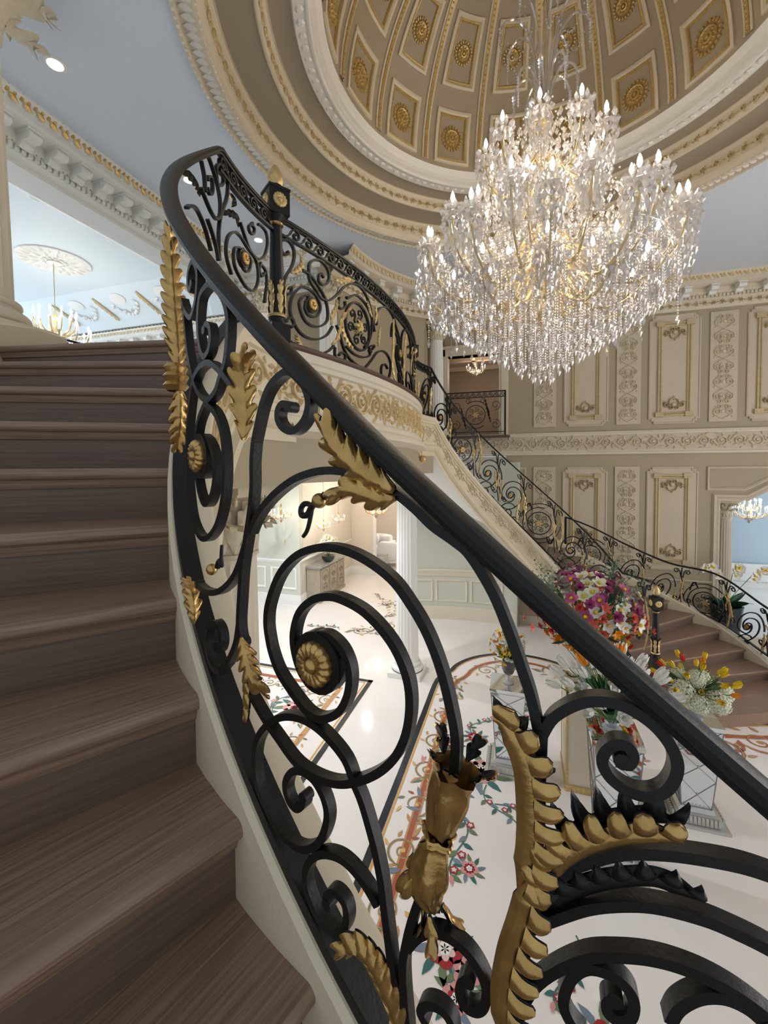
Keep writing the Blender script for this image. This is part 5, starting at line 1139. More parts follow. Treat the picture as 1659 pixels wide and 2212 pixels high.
# outer rail of the far stair (plan radius, handrail and base heights along angle)
OR=[(78,3.32,2.46,1.68),(70,3.45,2.27,1.4),(60,3.63,1.95,1.05),(50,3.82,1.69,.95),(40,4.02,1.6,.8),(30,4.04,1.27,.52),(20,4.08,1.0,.3)]
ORc=cr([(C2.x+r*cos(rad(t)),C2.y+r*sin(rad(t)),h,b) for t,r,h,b in OR],8)
Ls=[0]
for a,b in zip(ORc,ORc[1:]): Ls.append(Ls[-1]+math.hypot(b[0]-a[0],b[1]-a[1]))
def orat(s):
    s=max(0,min(Ls[-1]-1e-5,s));i=max(k for k in range(len(Ls)-1) if Ls[k]<=s);f=(s-Ls[i])/(Ls[i+1]-Ls[i]);a,b=ORc[i],ORc[i+1];return [a[j]+(b[j]-a[j])*f for j in range(4)]
TOT=Ls[-1]
def Mo(s,z): q=orat(TOT-s);return Vector((q[0],q[1],z))
def no(p): return Vector((p[0]-C2.x,p[1]-C2.y,0)).normalized()
RO=empty('stair_railing',(0,0,0),'scrolled iron railing on the wall side of the far staircase, spreading to the right','railing')
mb=MB();handrail(mb,[Vector(q[:3]) for q in ORc],[no(q) for q in ORc],.8);ob('handrail',mb,[IRON],RO)
mb=MB();mb.bar([Vector((q[0],q[1],q[3])) for q in ORc],[no(q) for q in ORc],.02,.04);ob('bottom_rail',mb,[IRON],RO)
q=ORc[0];mb=MB();mb.box(q[0]-.02,q[1]-.02,q[3]-.05,q[0]+.02,q[1]+.02,q[2]);ob('end_post',mb,[IRON],RO,smooth=False)
stair_units(RO,Mo,no,lambda s:orat(TOT-s)[2],[(a,TOT-TOT*f,sc) for a,f,sc in(('md',.12,1.1),('sp',.29,1.1),('sp',.42,1.1),('md',.6,1.1),('sp',.76,1.1),('sp',.92,1.1))],1)
fillers(RO,Mo,no,lambda s:orat(TOT-s)[2],[TOT-TOT*f for f in(.21,.355,.51,.68,.84)],.74)
# balconette before the upper doorway and rail over the great room
def flat_rail(name,label,p0,p1,z0,h,n_med,wv=True):
    e=empty(name,(0,0,0),label,'railing');p0,p1=Vector((*p0,0)),Vector((*p1,0));L=(p1-p0).length;d=(p1-p0)/L;nn=Vector((-d.y,d.x,0))
    mp=lambda s,z:p0+d*s+Vector((0,0,z));nf=lambda p:nn
    mb=MB();handrail(mb,[mp(0,z0+h),mp(L,z0+h)],[nn]*2,.7);ob('handrail',mb,[IRON],e)
    for nm,z in(('middle_rail',z0+h-.12),('bottom_rail',z0+.08)):
        mb=MB();mb.bar([mp(0,z),mp(L,z)],[nn]*2,.016,.03);ob(nm,mb,[IRON],e)
    wave(e,mp,nf,.03,L-.03,z0+h-.11,z0+h-.03,.13,.012)
    for s in(.02,L-.02):
        mb=MB();mb.box(-.02,-.02,z0,.02,.02,z0+h,0,Matrix.Translation((mp(s,0))));ob('rail_post',mb,[IRON],e,smooth=False)
    for k in range(n_med):
        s=L*(k+.5)/n_med;z=z0+.08+(h-.2)/2;medallion(e,mp,nf,s,z,.21,.015)
        for sg in(-1,1):
            ps=[(s+sg*.3*cos(2.2-2.4*q/12),z+sg*.3*sin(2.2-2.4*q/12)) for q in range(13)]
            q=[mp(*x) for x in ps];mb=MB();mb.bar(q,[nn]*len(q),.015,.022);ob('crescent_bar',mb,[IRON],e)
            for c in(spiral(s+sg*.43,z+.2,.11,.03,PI*1.5,1.3,10),spiral(s+sg*.43,z-.22,.11,.03,PI*.5,-1.3,10),spiral(s+sg*.16,z+.3,.07,.02,0,1.3,8)):
                q=[mp(*x) for x in c];mb=MB();mb.bar(q,[nn]*len(q),.013,.02);ob('scroll',mb,[IRON],e)
            mb=MB();acanthus(mb,[mp(s+sg*(.2+.12*q),z+sg*(.34-.5*q)) for q in(0,.35,.7,1)],nf,.05,7,.4,.3,0,(0,1),3,2,.01);ob('acanthus_leaf',mb,[GOLDB,IRON],e)
    return e
flat_rail('balcony_railing','small straight iron railing in front of the upper doorway, below the little chandelier',(-1.8,4.98),(-.5,4.98),F2,.96,1)
flat_rail('balcony_railing','iron railing glimpsed at the far left beyond the top step, overlooking the great room',(-5.7,-2.6),(-5.7,2.4),F2,.96,4)
# ------------------------------------------------ main chandelier
ARMG=mat('gilded_glass_arm',srgb(236,214,166),.16,.4,noise=.2,nscale=30)
CH=empty('chandelier',(0,0,EYE+.9),'huge tiered crystal chandelier with candle bulbs hanging under the dome','chandelier')
def cz(o): o.matrix_parent_inverse=Matrix.Translation(-Vector(CH.location)); return o
def chp(name,me,mats=None,par=None):
    o=ob(name,me,mats,par or CH)
    if par is None: cz(o)
    return o
mb=MB();mb.lathe([(.0,EYE+1.5),(.05,EYE+1.52),(.06,EYE+1.6),(.025,EYE+1.66),(.025,EYE+2.2),(.06,EYE+2.24),(.1,EYE+2.3),(.1,EYE+2.36),(.04,EYE+2.42),(.03,EYE+2.9),(.05,EYE+2.95),(.08,EYE+3.02),(.035,EYE+3.1),(.025,EYE+3.5),(.05,EYE+3.54),(.02,EYE+3.6),(.014,EYE+4.55)],16);chp('chandelier_stem',mb,[ARMG])
mb=MB()
for k in range(46): 
    z=EYE+4.55+.043*k;a=PI/2*(k%2);mb.tube([(.02*cos(a)*cos(t),.02*sin(a)*cos(t),z+.03*sin(t)) for t in [2*PI*j/8 for j in range(8)]],.005,4,closed=True)
chp('chain',mb,[GOLDB])
mb=MB();mb.lathe([(.0,-.14),(.05,-.12),(.09,-.05),(.22,-.02),(.24,0)],24,(0,0,EYE+6.58));chp('ceiling_canopy',mb,[GOLDB])
def strand_mesh(L,step=.026,r=.0095,drop=.05):
    mb=MB();n=int(L/step)
    for k in range(n): mb.octa((0,0,-step*k),r,step*.46)
    z=-step*n
    mb.octa((0,0,z-drop*.9),drop*.42,drop);mb.octa((0,0,z-drop*.02),r*1.5,.014)
    return mb.mesh('crystal_strand',[CRY],False)
def bob_mesh(s=1):
    mb=MB();mb.lathe([(.012*s,.0),(.05*s,.006),(.075*s,.018),(.07*s,.024),(.012*s,.012)],12)
    for k in range(10):
        a=2*PI*k/10;x,y=.072*s*cos(a),.072*s*sin(a)
        mb.octa((x,y,-.012),.011*s,.02*s);mb.octa((x*1.05,y*1.05,-.06*s),.019*s,.036*s)
        if k%2==0: mb.octa((x*.8,y*.8,-.13*s),.021*s,.045*s);mb.octa((x*.8,y*.8,.07*s),.02*s,.04*s)
        else: mb.octa((x*1.1,y*1.1,.05*s),.022*s,.034*s)
    for k in range(5):
        a=2*PI*k/5+.3;mb.octa((.05*s*cos(a),.05*s*sin(a),-.2*s),.016*s,.05*s)
    return mb.mesh('bobeche',[CRYD],False)
def candle_mesh(s=1):
    mb=MB();mb.lathe([(.0,.01),(.014*s,.01),(.013*s,.095*s),(.0,.098*s)],10);return mb.mesh('candle_sleeve',[CRYD])
def bulb_mesh(s=1):
    mb=MB();mb.lathe([(.0,.098*s),(.008*s,.102*s),(.0145*s,.122*s),(.012*s,.142*s),(.004*s,.166*s),(0,.172*s)],10);return mb.mesh('candle_bulb',[BULB])
bobm,canm,bulm=bob_mesh(1.25),candle_mesh(1.2),bulb_mesh(1.35)
tiers=[(1.21,2.04,12,.0,.45,1.9),(1.12,2.2,12,.26,.5,2.1),(.8,2.38,10,.1,.42,2.2),(.57,3.08,10,.2,.36,2.96),(.9,1.75,10,.3,.28,1.8),(.52,1.85,8,.1,.26,1.9)]
stm=strand_mesh(.5);sts=strand_mesh(.26)
for ti,(R,z,n,off,dip,zh) in enumerate(tiers):
    mb=MB();pts=cr([(.05,0,zh),(.12,0,zh+.1),(R*.25,0,zh+.06),(R*.45,0,z-dip*.75),(R*.72,0,z-dip),(R*.93,0,z-dip*.62),(R,0,z-.06),(R,0,z)],4)
    mb.tube([(x,y,EYE+q) for x,y,q in pts],[.017-.006*i/len(pts) for i in range(len(pts))],7)
    mb.ball((R*.72,0,EYE+z-dip),.028,8,5);mb.ball((R,0,EYE+z-.02),.02,8,5)
    am=mb.mesh('chandelier_arm',[ARMG])
    for k in range(n):
        a=off+2*PI*k/n
        o=chp('chandelier_arm',am);o.rotation_euler=(0,0,a)
        for nm,me in(('bobeche',bobm),('candle_sleeve',canm),('candle_bulb',bulm)):
            c=ob(nm,me,None,o);c.location=(R,0,EYE+z)
        c=ob('crystal_strand',stm if ti<2 else sts,None,o);c.location=(R*.97,0,EYE+z-.16)
        c=ob('crystal_strand',sts,None,o);c.location=(R*.72,0,EYE+z-dip-.02)
# rings with bead strands
cnt=0;meshes={}
extra=MB()
for R in(1.14,1.02,.9,.78,.65,.52,.38,.24,.1):
    zb=.82+.8*(R/1.14);L=.24+.3*(1-R/1.14);L=round(L,2)
    if L not in meshes: meshes[L]=strand_mesh(L)
    mb=MB();mb.tube([(R*cos(2*PI*k/40),R*sin(2*PI*k/40),EYE+zb+L+.03) for k in range(40)],.005,5,closed=True);chp('strand_ring',mb,[CRYD])
    n=max(5,round(2*PI*R/.108))
    for k in range(n):
        a=2*PI*k/n+R*7
        o=chp('crystal_strand',meshes[L]);o.location=(R*cos(a),R*sin(a),EYE+zb+L+.03-.03*rnd());cnt+=1
# loose glitter of small drops between the tiers
for k in range(2000):
    a=2*PI*rnd();q=rnd();z=1.5+1.75*q;R=(1.05-.62*q)*sqrt(rnd())
    s=.010+.016*rnd();extra.octa((R*cos(a),R*sin(a),EYE+z),s,s*(1.3+rnd()))
o=chp('crystal_drops',extra,[CRY]);o['kind']='stuff'
# bead swags from tier to tier
sw=MB()
for (R0,z0,R1,z1,n) in((.2,3.5,.57,3.1,10),(.3,2.9,.8,2.4,12),(.57,3.0,1.12,2.2,12),(.8,2.3,1.21,2.0,12),(.15,4.3,.42,4.4,8),(.57,3.05,.57,3.05,10)):
    for k in range(n):
        a=2*PI*k/n
        for j in range(15):
            q=j/14;R=R0+(R1-R0)*q;z=z0+(z1-z0)*q-.28*sin(PI*q);b=a+(.3*q if R0!=R1 else 2*PI/n*q);sw.octa((R*cos(b),R*sin(b),EYE+z),.011,.013)
o=chp('bead_swags',sw,[CRY]);o['kind']='stuff'
# crown of glass plumes with icicles
mb=MB();pts=cr([(.04,0,3.58),(.07,0,3.9),(.14,0,4.25),(.27,0,4.43),(.38,0,4.42),(.43,0,4.36)],5);mb.tube([(x,y,EYE+z) for x,y,z in pts],.013,6);pm=mb.mesh('crown_arm',[CRYD])
mb=MB();pts=cr([(.04,0,3.5),(.08,0,3.75),(.16,0,3.9),(.25,0,3.88),(.3,0,3.78)],5);mb.tube([(x,y,EYE+z) for x,y,z in pts],.012,6);pm2=mb.mesh('crown_arm',[CRYD])
mb=MB();[mb.octa((0,0,-.03*k),.022-.0013*k,.024) for k in range(10)];im=mb.mesh('icicle',[CRYD],False)
for k in range(8):
    a=2*PI*k/8+.2
    for me,R,z in((pm,.43,4.36),(pm2,.3,3.78)):
        o=chp('crown_arm',me);o.rotation_euler=(0,0,a+(.39 if me is pm2 else 0));c=ob('icicle',im,None,o);c.location=(R,0,EYE+z)
for z,e_ in((2.0,60),(3.0,55)): lamp('chandelier_glow',(-.019,-.405,EYE+KD*z),e_,(1,.84,.62),.55)
CH.scale=(KD,KD,KD);CH.location=(-.019,-.405,EYE+.9*KD)
# ------------------------------------------------ smaller chandeliers
def small_chandelier(loc,R,n,top,label,tint=ARMG,e_=15,col=(1,.85,.65),two=False):
    e=empty('small_chandelier',loc,label,'chandelier')
    mb=MB();mb.lathe([(0,-.9*R),(.07*R,-.85*R),(.12*R,-.6*R),(.05*R,-.4*R),(.1*R,-.1*R),(.05*R,.3*R),(.09*R,.6*R),(.02*R,.8*R)],10);ob('chandelier_stem',mb,[tint],e)
    mb=MB();mb.tube([(0,0,.75*R),(0,0,top-loc[2])],max(.006,.012*R),5);ob('chain',mb,[GOLDB],e)
    for tr in range(2 if two else 1):
        Rq,zq=(R,0) if tr==0 else (R*.6,R*.5)
        mb=MB();mb.tube(cr([(.05*R,0,zq-.3*R),(Rq*.4,0,zq-.5*R),(Rq*.85,0,zq-.35*R),(Rq,0,zq-.05*R)],4),.03*R,5);am=mb.mesh('chandelier_arm',[tint])
        bm=bulb_mesh(R*2.4);cm=candle_mesh(R*2.2)
        for k in range(n):
            o=ob('chandelier_arm',am,None,e);o.rotation_euler=(0,0,2*PI*k/n+.2*tr)
            for nm,me in(('candle_sleeve',cm),('candle_bulb',bm)):
                c=ob(nm,me,None,o);c.location=(Rq,0,zq-.06*R)
    mb=MB()
    for k in range(170):
        a=2*PI*rnd();q=rnd();r=R*(.15+.9*q)*sqrt(rnd());z=R*(-.95+.75*(r/R)+.5*rnd()*(1-r/R)+.1)
        s=R*(.025+.035*rnd());mb.octa((r*cos(a),r*sin(a),z),s,s*1.7)
    o=ob('crystal_drops',mb,[CRYD],e);o['kind']='stuff'
    lamp('small_chandelier_glow',(loc[0],loc[1],loc[2]+.1*R),e_,col,.12)
    return e
small_chandelier((-9.6,1.95,6.35),.62,12,7.88,'crystal chandelier hanging below the ceiling medallion in the bright great room',ARMG,60,(1,.95,.88),True)
small_chandelier((-1.34,7.0,6.12),.24,8,6.55,'little crystal chandelier in the upper doorway below the big one',ARMG,8)
small_chandelier((5.0,7.6,2.42),.34,12,4.0,'sparkling crystal chandelier hanging in the blue archway at the right',ARMG,18,(1,.95,.95),True)
small_chandelier((-4.24,7.2,2.3),.34,10,3.86,'gilt candle chandelier hanging in the corridor before the white sofas',GOLD,20)
small_chandelier((-5.05,6.3,2.1),.19,6,3.86,'small candle chandelier over the console, right one of the pair',GOLD,8)
small_chandelier((-5.05,5.35,2.02),.19,6,3.86,'small candle chandelier over the console, left one of the pair',GOLD,8)
small_chandelier((-5.6,4.2,2.45),.27,8,3.885,'crystal lantern chandelier half hidden behind the near column capital',GOLD,12)
# ------------------------------------------------ pedestals
SIL=mat('silver_trim',srgb(206,204,198),.25,.6)
def mirror_pedestal(x,y,h,label,rz=0):
    e=empty('mirrored_pedestal',(x,y,0),label,'pedestal',rz=rz);a0,a1=.13,.19;z0,z1=.14,h-.04
    mb=MB();mb.box(-.25,-.25,0,.25,.25,.025);mb.frustum(0,0,.025,.11,.21,.19);mb.frustum(0,0,.11,z0,.16,a0+.005)
    for s in range(4):
        M=Matrix.Rotation(s*PI/2,4,'Z')
        for k in range(11): mb.box(-.185+.034*k,-.218,.03,-.163+.034*k,-.2,.1,0,M)
    ob('pedestal_base',mb,[SIL],e,smooth=False)
    for s in range(4):
        M=Matrix.Rotation(s*PI/2,4,'Z')
        P=lambda u,t,o=0:M@Vector((u*(a0+(a1-a0)*t),-(a0+(a1-a0)*t)-o,z0+(z1-z0)*t))
        mb=MB();mb.poly([P(-1,0),P(1,0),P(1,1),P(-1,1)]);ob('mirror_panel',mb,[MIRROR],e,smooth=False)
        mb=MB()
        for (u0,t0,u1,t1) in((-1,.0,1,.36),(1,.0,-1,.36),(-1,.36,1,.7),(1,.36,-1,.7),(-1,.7,1,1.0),(1,.7,-1,1.0),(-.98,0,-.98,1),(.98,0,.98,1),(-1,.99,1,.99),(-1,.01,1,.01)):
            mb.tube([P(u0,t0,.002),P(u1,t1,.002)],.0032,4)
        ob('lattice_strips',mb,[LEAD],e)
        for t in(.18,.53,.85):
            mb=MB();mb.ball(P(0,t,.004),.009,6,4);ob('stud',mb,[SIL],e)
    mb=MB();mb.box(-a1-.012,-a1-.012,z1,a1+.012,a1+.012,h);ob('mirror_top',mb,[MIRROR],e,smooth=False)
    return e
PF=mirror_pedestal(.58,-.55,1.19,'mirrored lattice pedestal nearest the railing, carrying the green vase of white tulips')
PR=mirror_pedestal(1.46,.3,1.0,'mirrored lattice pedestal at the right, carrying the bowl of yellow tulips and hydrangeas')
PL=mirror_pedestal(-.33,.46,.98,'mirrored lattice pedestal at the left, carrying the dark glass urn of white blossoms')
CP=empty('cream_pedestal',(.55,.5,0),'plain cream square pedestal with gold skirting under the largest bouquet','pedestal')
mb=MB();mb.box(-.27,-.27,.07,.27,.27,1.06);ob('pedestal_body',mb,[CREAM],CP,smooth=False)
mb=MB();mb.box(-.285,-.285,0,.285,.285,.07)
for sx in(-1,1):
    for sy in(-1,1): mb.box(sx*.265-.012,sy*.265-.012,.07,sx*.265+.012,sy*.265+.012,1.07)
for s in range(4): mb.box(-.277,-.277,1.05,.277,-.25,1.075,0,Matrix.Rotation(s*PI/2,4,'Z'))
ob('gold_skirting',mb,[GOLDB],CP,smooth=False)
mb=MB();mb.box(-.265,-.265,1.06,.265,.265,1.07);ob('mirror_top',mb,[MIRROR],CP,smooth=False)
# ------------------------------------------------ flowers
def fm(n,c,r=.55,c2=None): return mat('petal_'+n,srgb(*c),r,noise=.18,nscale=40,col2=srgb(*c2) if c2 else None)
FM=dict(white=fm('white',(246,244,236)),cream=fm('cream',(238,240,212)),yellow=fm('yellow',(244,206,30)),orange=fm('orange',(246,150,20)),red=fm('red',(214,48,30)),coral=fm('coral',(238,112,96)),magenta=fm('magenta',(196,96,142),.55,(150,60,110)),plum=fm('plum',(168,80,122)),peach=fm('peach',(240,190,160)))
LEAFM=mat('leaf_green',srgb(62,104,54),.5,noise=.3,nscale=20);LEAFD=mat('leaf_deep',srgb(36,84,52),.45,noise=.3,nscale=20);EUC=mat('eucalyptus',srgb(108,132,116),.6,noise=.2,nscale=20);STEM=mat('stem_green',srgb(90,130,60),.5)
def petal(mb,a,l,w,up,cup,tw=0,mi=0):
    rows=[]
    for i in range(5):
        q=i/4;ww=w*sin(PI*(.12+.83*q))**.8;row=[]
        for j in(-1,0,1):
            r=l*q*cos(up);z=l*q*sin(up)+cup*q*q*l+(.12*w if j else 0)
            x,y=r,j*ww/2
            row.append((x*cos(a)-y*sin(a),x*sin(a)+y*cos(a),z))
        rows.append(row)
    mb.grid(rows,mi)
def tulip(c):
    mb=MB()
    for k in range(6):
        a=2*PI*k/6;rows=[]
        for i in range(5):
            q=i/4;r=.027*sin(PI*(.12+.62*q))**.7*(1 if k%2 else .9);z=.085*q
            rows.append([(r*cos(a+j*.62*(1-.6*q*q)),r*sin(a+j*.62*(1-.6*q*q)),z) for j in(-1,0,1)])
        mb.grid(rows)
    return mb.mesh('tulip',[FM[c]])
def orchid(c,cc='yellow'):
    mb=MB()
    for k in range(5): petal(mb,2*PI*k/5,.05,.05 if k in(1,4) else .034,.25,.1)
    mb.ball((0,0,.012),.012,6,4,1);petal(mb,PI/2*3.2,.022,.02,.7,.2,0,1);return mb.mesh('orchid',[FM[c],FM[cc]])
def lily(c):
    mb=MB()
    for k in range(6): petal(mb,2*PI*k/6,.062,.026,.7,-.25)
    return mb.mesh('lily',[FM[c]])
def ruffle(c):
    mb=MB()
    for r,n,up in((.045,7,.25),(.036,6,.7),(.022,5,1.1)):
        for k in range(n): petal(mb,2*PI*k/n+r*30,r,r*.9,up,.2)
    return mb.mesh('carnation',[FM[c]])
def hydrangea(c,R=.11,n=150):
    mb=MB()
    for k in range(n):
        z=1-2*(k+.5)/n;t=k*2.4;r=sqrt(max(0,1-z*z))
        if z<-.55: continue
        d=Vector((r*cos(t),r*sin(t),z));b=d.orthogonal().normalized();u=d.cross(b);p=d*R*(.93+.1*rnd())
        for j in range(4):
            a=PI/2*j+t;e1=b*cos(a)+u*sin(a);e2=b*cos(a+.7)+u*sin(a+.7);e3=b*cos(a-.7)+u*sin(a-.7)
            mb.add([p,p+e3*.014,p+e1*.021+d*.005,p+e2*.014],[(0,1,2,3)])
    mb.ball((0,0,0),R*.85,10,6);return mb.mesh('hydrangea',[FM[c]])
def blade(l,w,bend):
    mb=MB();mb.grid([[(j*w/2*sin(PI*(.1+.88*q))**.7,bend*l*q*q,l*q-(0 if j else .1*w)) for j in(-1,0,1)] for q in [k/6 for k in range(7)]]);return mb
def euc():
    mb=MB();mb.tube([(0,.02*k*k*.02,.045*k) for k in range(9)],.003,4,1)
    for k in range(2,10):
        for s in(-1,1):
            a=k*1.2+(PI if s<0 else 0);z=.043*k
            mb.add([(.008*cos(a),.008*sin(a),z),(.03*cos(a+.5),.03*sin(a+.5),z+.012),(.05*cos(a),.05*sin(a),z+.02),(.03*cos(a-.5),.03*sin(a-.5),z+.012)],[(0,1,2,3)])
    return mb.mesh('eucalyptus_sprig',[EUC,STEM],False)
TUL={c:tulip(c) for c in('white','yellow','orange','red','peach')};ORC={c:orchid(c) for c in('white','magenta','plum','cream')};LIL={c:lily(c) for c in('orange','yellow','coral','red')};RUF={c:ruffle(c) for c in('coral','red','orange','white','magenta','yellow')}
HY=hydrangea('cream');HYW=hydrangea('white',.09,110);EU=euc();BL=blade(.22,.035,.35).mesh('leaf_blade',[LEAFM]);BLD=blade(.2,.05,.3).mesh('leaf_blade',[LEAFD])
def put(par,name,me,p,d,s=1,roll=0):
    o=ob(name,me,None,par);o.location=p;q=Vector(d).to_track_quat('Z','Y');e_=(q.to_matrix()@Matrix.Rotation(roll,3,'Z')).to_euler();o.rotation_euler=e_;o.scale=(s,s,s);return o
def stems(par,pts,c,r=.004,m_=STEM):
    mb=MB()
    for p in pts: mb.tube(cr([c,(c[0]*.6+p[0]*.4,c[1]*.6+p[1]*.4,(c[2]+p[2])/2),p],4),r,4)
    o=ob('stems',mb,[m_],par);return o
VASEG=mat('cut_glass',srgb(215,220,222),.08,0,spec=.9,alpha=.55);SMOKE=mat('smoked_glass',srgb(92,84,92),.08,spec=.8,alpha=.85);GREENV=mat('green_vase_glass',srgb(120,170,120),.1,spec=.8,alpha=.8)
# big bouquet
BQ=empty('flower_arrangement',(.5,.5,1.07),'largest bouquet of orchids, lilies and carnations, purple above and orange below','flowers')
RTv=Vector((.953,.303,0));pts=[]
for k in range(250):
    z=1-2*(k+.5)/250;t=k*2.39996;r=sqrt(1-z*z)
    if z<-.86: continue
    d=Vector((r*cos(t),r*sin(t),z));q=.72+.28*rnd()
    p=Vector((.57*d.x*q,.57*d.y*q,.86+.46*d.z*q))
    side=p.dot(RTv)
    if p.z>1.02: name,me,s=random.choice([('orchid',ORC['white'],1.5),('orchid',ORC['magenta'],1.5),('eucalyptus_sprig',EU,1.0),('carnation',RUF['magenta'],1.2),('orchid',ORC['cream'],1.5),('eucalyptus_sprig',EU,.9)])
    elif p.z>.82: name,me,s=random.choice([('orchid',ORC['white'],1.6),('orchid',ORC['plum'],1.6),('carnation',RUF['magenta'],1.4),('lily',LIL['coral'],1.4),('orchid',ORC['cream'],1.6),('carnation',RUF['coral'],1.1)])
    elif p.z>.7: name,me,s=random.choice([('lily',LIL['coral'],1.3),('carnation',RUF['coral'],1.3),('lily',LIL['orange'],1.3),('orchid',ORC['white'],1.4),('carnation',RUF['red'],1.1)])
    else: name,me,s=random.choice([('lily',LIL['orange'],1.4),('lily',LIL['yellow'],1.3),('carnation',RUF['orange'],1.3),('lily',LIL['red'],1.2),('carnation',RUF['red'],1.0),('carnation',RUF['yellow'],1.2),('tulip',TUL['orange'],1.4)])
    if name=='eucalyptus_sprig': p=p*.8+Vector((0,0,.15))
    put(BQ,name,me,p,d,s,rnd()*6);pts.append(tuple(p))
for k in range(40):
    a=2*PI*rnd();z=-.4+1.3*rnd();d=Vector((cos(a),sin(a),z)).normalized();put(BQ,'leaf',BLD if k%2 else BL,Vector((0,0,.7))+d*.3,d,1.3)
for k in range(12):
    a=2*PI*k/12;d=Vector((cos(a),sin(a),-.05+.2*rnd())).normalized();p=Vector((0,0,.68))+d*.64
    if d.y<-.3 and d.x>-.5: continue
    put(BQ,'lily',LIL['coral'],p,d,1.1)
stems(BQ,pts[::3],(0,0,.12),.004)
mb=MB();mb.lathe([(.0,.0),(.08,.0),(.085,.02),(.05,.06),(.08,.14),(.1,.26),(.11,.34),(.1,.34),(.09,.26),(.0,.08)],20);VZ=ob('vase',mb,[VASEG],None,'clear glass vase on the cream pedestal holding the largest bouquet','vase');VZ.location=(.5,.5,1.072)
# white tulips in the green vase
TW=empty('flower_arrangement',(.57,-.53,1.2),'white tulips with green blades and orange rim blooms in the green vase','flowers')
pts=[]
for k in range(44):
    a=k*2.4;q=sqrt((k+.5)/44);d=Vector((cos(a)*q,sin(a)*q,1.05-.75*q)).normalized();R=.38+.08*rnd()
    p=Vector((0,0,.14))+Vector((d.x*R*1.05,d.y*R*1.05,d.z*R*1.05+.02));c='white' if k%9 else 'orange'
    if k>32 and k%3==0: put(TW,'carnation',RUF['white'],p,d,1.4,k)
    else: put(TW,'tulip',TUL[c],p,d,1.5,k)
    pts.append(tuple(p))
for k in range(46):
    a=k*2.1;q=.3+.7*rnd();d=Vector((cos(a)*q,sin(a)*q,.8)).normalized();put(TW,'leaf',BLD if k%3 else BL,Vector((0,0,.1))+d*.06,d,1.4,k)
stems(TW,pts,(0,0,.02),.005)
mb=MB();mb.lathe([(0,.09),(.045,.1),(.055,.16),(.062,.3),(.058,.3),(.045,.12),(0,.11)],20,mi=1);mb.lathe([(0,0),(.075,0),(.08,.015),(.05,.03),(.06,.06),(.05,.085),(.03,.1)],16)
VW=ob('vase',mb,[VASEG,GREENV],None,'tall green glass vase on a cut crystal foot, holding white tulips','vase');VW.location=(.57,-.53,1.19)
# yellow tulips and hydrangeas in a footed bowl
TY=empty('flower_arrangement',(1.47,.3,1.2),'cream hydrangeas with yellow and red tulips in the footed glass bowl','flowers')
for p,s in(((-.14,-.1,.07),1.0),((.14,-.14,.02),1.0),((.0,-.02,.17),.8),((.24,.02,.05),.9),((-.1,.14,.1),.9),((.1,.16,.1),.9),((-.02,-.17,.0),.85)): put(TY,'hydrangea',HY,p,(p[0],p[1],.5),s,rnd()*3)
pts=[]
for k in range(26):
    a=k*2.4;q=sqrt((k+.5)/26);d=Vector((cos(a)*q*1.2,sin(a)*q,.95-.7*q)).normalized();p=Vector((0,0,.02))+d*(.29+.06*rnd());put(TY,'tulip',TUL['red' if k%8==1 else 'yellow' if k%9 else 'orange'],p,d,.95,k);pts.append(tuple(p))
for k in range(34):
    a=k*2.0;d=Vector((cos(a),sin(a),.1+.6*rnd())).normalized();put(TY,'leaf',BL if k%2 else BLD,Vector((0,0,.04))+d*.1,d,.85,k)
stems(TY,pts,(0,0,.0),.004)
mb=MB();mb.lathe([(0,0),(.08,0),(.082,.012),(.03,.03),(.026,.07),(.05,.1),(.035,.12),(.07,.14),(.12,.19),(.13,.23),(.12,.23),(.0,.15)],20);VY=ob('footed_bowl',mb,[VASEG],None,'footed crystal bowl on the right mirrored pedestal','bowl');VY.location=(1.47,.3,1.0)
# white blossoms in a dark urn
TL=empty('flower_arrangement',(-.33,.46,1.16),'airy white and yellow blossoms with a few oranges in the dark glass urn','flowers')
pts=[]
for k in range(90):
    z=1-1.7*(k+.5)/90;t=k*2.4;r=sqrt(max(0,1-z*z));d=Vector((r*cos(t),r*sin(t),z));q=.5+.5*rnd();p=Vector((.2*d.x*q,.2*d.y*q,.24+.28*d.z*q))
    c=random.choice(['w','w','w','y','y','o']) if p.z<.35 else random.choice(['w','w','y'])
    put(TL,'blossom',{'w':RUF['white'],'y':LIL['yellow'],'o':TUL['orange']}[c],p,d,.75 if c!='o' else .6,k);pts.append(tuple(p))
for k in range(20):
    a=k*2;put(TL,'leaf',BL,Vector((0,0,.1)),Vector((cos(a),sin(a),.5)),.7,k)
stems(TL,pts[::2],(0,0,.0),.003)
mb=MB();mb.lathe([(.03,.02),(.055,.04),(.075,.09),(.08,.14),(.07,.19),(.064,.19),(.07,.13),(.0,.05)],20,mi=1);mb.lathe([(0,-.08),(.06,-.08),(.062,-.07),(.02,-.05),(.024,-.02),(.02,.0),(.03,.03)],16);VL=ob('urn',mb,[VASEG,SMOKE],None,'dark glass urn with crystal foot on the left mirrored pedestal','urn');VL.location=(-.33,.46,1.06)
